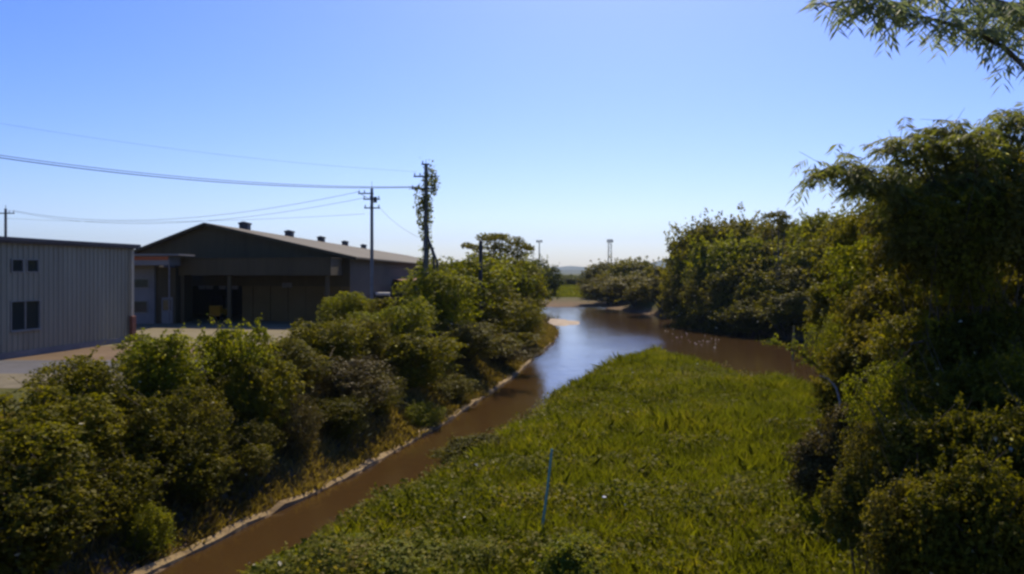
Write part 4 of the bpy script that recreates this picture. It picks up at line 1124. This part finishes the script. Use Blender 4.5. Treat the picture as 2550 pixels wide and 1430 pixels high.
M_dead = surf('dead_yellow_wood', (0.16, 0.13, 0.035), (0.26, 0.20, 0.07), 4, 0.9)
M_grey = surf('bleached_branch', (0.20, 0.16, 0.12), (0.32, 0.27, 0.21), 4, 0.85)
Yb = 29.0
def stalk(px, y0, y1, w, label, mt=M_dead):
    Yq = 69.0; w *= 2.2; a, c = at(px, y1, Yq), at(px + 3, y0, Yq); c2 = a.copy(); c2.z = WZ - .5
    o = empty('dead_stalk', (c2.x, Yq, c2.z), 0, label, 'dead stalk', 'dead stalks left of the thicket')
    MB().tube([(0, 0, 0), tuple(a - c2), tuple((a - c2).lerp(c - c2, .6) + Vector((.015, 0, 0))), tuple(c - c2)], [w, w, w * .9, w * .6], 6).build('stem', mt, o)
stalk(1974, 812, 880, .055, 'tallest upright dead yellow stalk over the brown water')
stalk(2002, 838, 890, .045, 'upright dead stalk right of the tallest one')
stalk(2022, 850, 890, .035, 'shortest upright dead stalk next to the dark bushes')
br = empty('dead_branch', at(2110, 985, Yb), 0, 'yellowish dead branch reaching left over the brown water with dry leaves', 'branch')
pts = [at(1895, 850, Yb), at(1940, 857, Yb), at(1985, 875, Yb), at(2020, 900, Yb), at(2060, 935, Yb), at(2110, 985, Yb)]
br.location.z = hz(br.location.x, Yb)
pts = [tuple(p - br.location) for p in pts] + [(0.3, 0.1, -.1)]
mb = MB(); mb.tube(pts, [.02, .03, .04, .045, .05, .05, .06], 6)
tw = []
for (a, c) in (((1985, 875), (1975, 840)), ((1940, 857), (1925, 842)), ((2020, 900), (2045, 880)), ((2020, 900), (1985, 905)), ((2060, 935), (2100, 905)), ((2000, 885), (2010, 855))):
    q0, q1 = at(*a, Yb) - br.location, at(*c, Yb) - br.location; mb.tube([tuple(q0), tuple(q1)], [.02, .008], 5); tw.append((q0, q1))
mb.build('stem', M_dead, br)
rs = np.random.RandomState(41)
P = np.concatenate([np.array([np.array(a) + (np.array(c) - np.array(a)) * t for t in rs.rand(42)]) + rs.randn(42, 3) * .07 for a, c in tw + [(Vector(pts[i]), Vector(pts[i+1])) for i in range(5)]])
V, Fq = leaves(P, unit(rs.randn(len(P), 3)), 0.13, rs, 0.5, 0.5)
link('leaves', mesh_np('dead_branch_leaves', V, Fq), ML['yellow'], br)
cb = empty('bare_branch', (0, 0, 0), 0, 'bleached bare branch curving down into the brown vines', 'branch')
pp = [at(2040, 935, 22.5), at(2062, 943, 22.4), at(2082, 965, 22.2), at(2092, 1000, 22.0), at(2088, 1035, 21.8), at(2070, 1080, 21.6)]
cb.location = (pp[-1].x, pp[-1].y, hz(pp[-1].x, pp[-1].y))
MB().tube([tuple(p - cb.location) for p in pp] + [(0, 0, -.1)], [.012, .02, .03, .034, .036, .04, .05], 7).build('stem', M_grey, cb)

M_bag = surf('white_plastic', (0.6, 0.6, 0.6), (0.8, 0.8, 0.8), 8, 0.4)
def scrap(px, py, z, s, label, name='plastic_scrap', cat='litter', mt=M_bag, seed=1):
    Y = (CAMZ - z) * F / (py - HY); r_ = random.Random(seed); X = (px - CX) / F * Y
    mb = MB(); n_ = 9; vs = [(0, 0, s * .5)]
    for fr, z_ in ((.6, .35), (1, 0)):
        for k in range(n_):
            a = 6.283 * k / n_; j = r_.uniform(.6, 1.2); vs.append((s * fr * j * math.cos(a), s * fr * j * math.sin(a), s * (z_ + r_.uniform(-.1, .1))))
    fs = [(0, 1 + k, 1 + (k + 1) % n_) for k in range(n_)] + [(1 + k, 1 + n_ + k, 1 + n_ + (k + 1) % n_, 1 + (k + 1) % n_) for k in range(n_)]
    mb.add(vs, fs, True); o = mb.build(name, mt); o.location = (X, Y, z); tag(o, label, cat)
scrap(860, 1308, WZ + .02, .10, 'crumpled white plastic scrap floating in the brown channel', seed=3)
scrap(1505, 1238, -1.55, .055, 'tiny pale scrap caught in the creeper right of the teal stake', seed=4)

# ---------------------------------------------------------------- haze
hzm = bpy.data.materials.new('haze'); hzm.use_nodes = True
n = hzm.node_tree.nodes; l = hzm.node_tree.links; n.clear()
mo = n.new('ShaderNodeOutputMaterial'); pv = n.new('ShaderNodeVolumePrincipled')
pv.inputs['Color'].default_value = (0.55, 0.75, 1.0, 1); pv.inputs['Density'].default_value = 0.00007; pv.inputs['Anisotropy'].default_value = 0.3
l.new(pv.outputs['Volume'], mo.inputs['Volume'])
mb = MB().box(-7200, 7200, -900, 7600, -5.2, 320)
tag(mb.build('haze', hzm), kind='stuff')
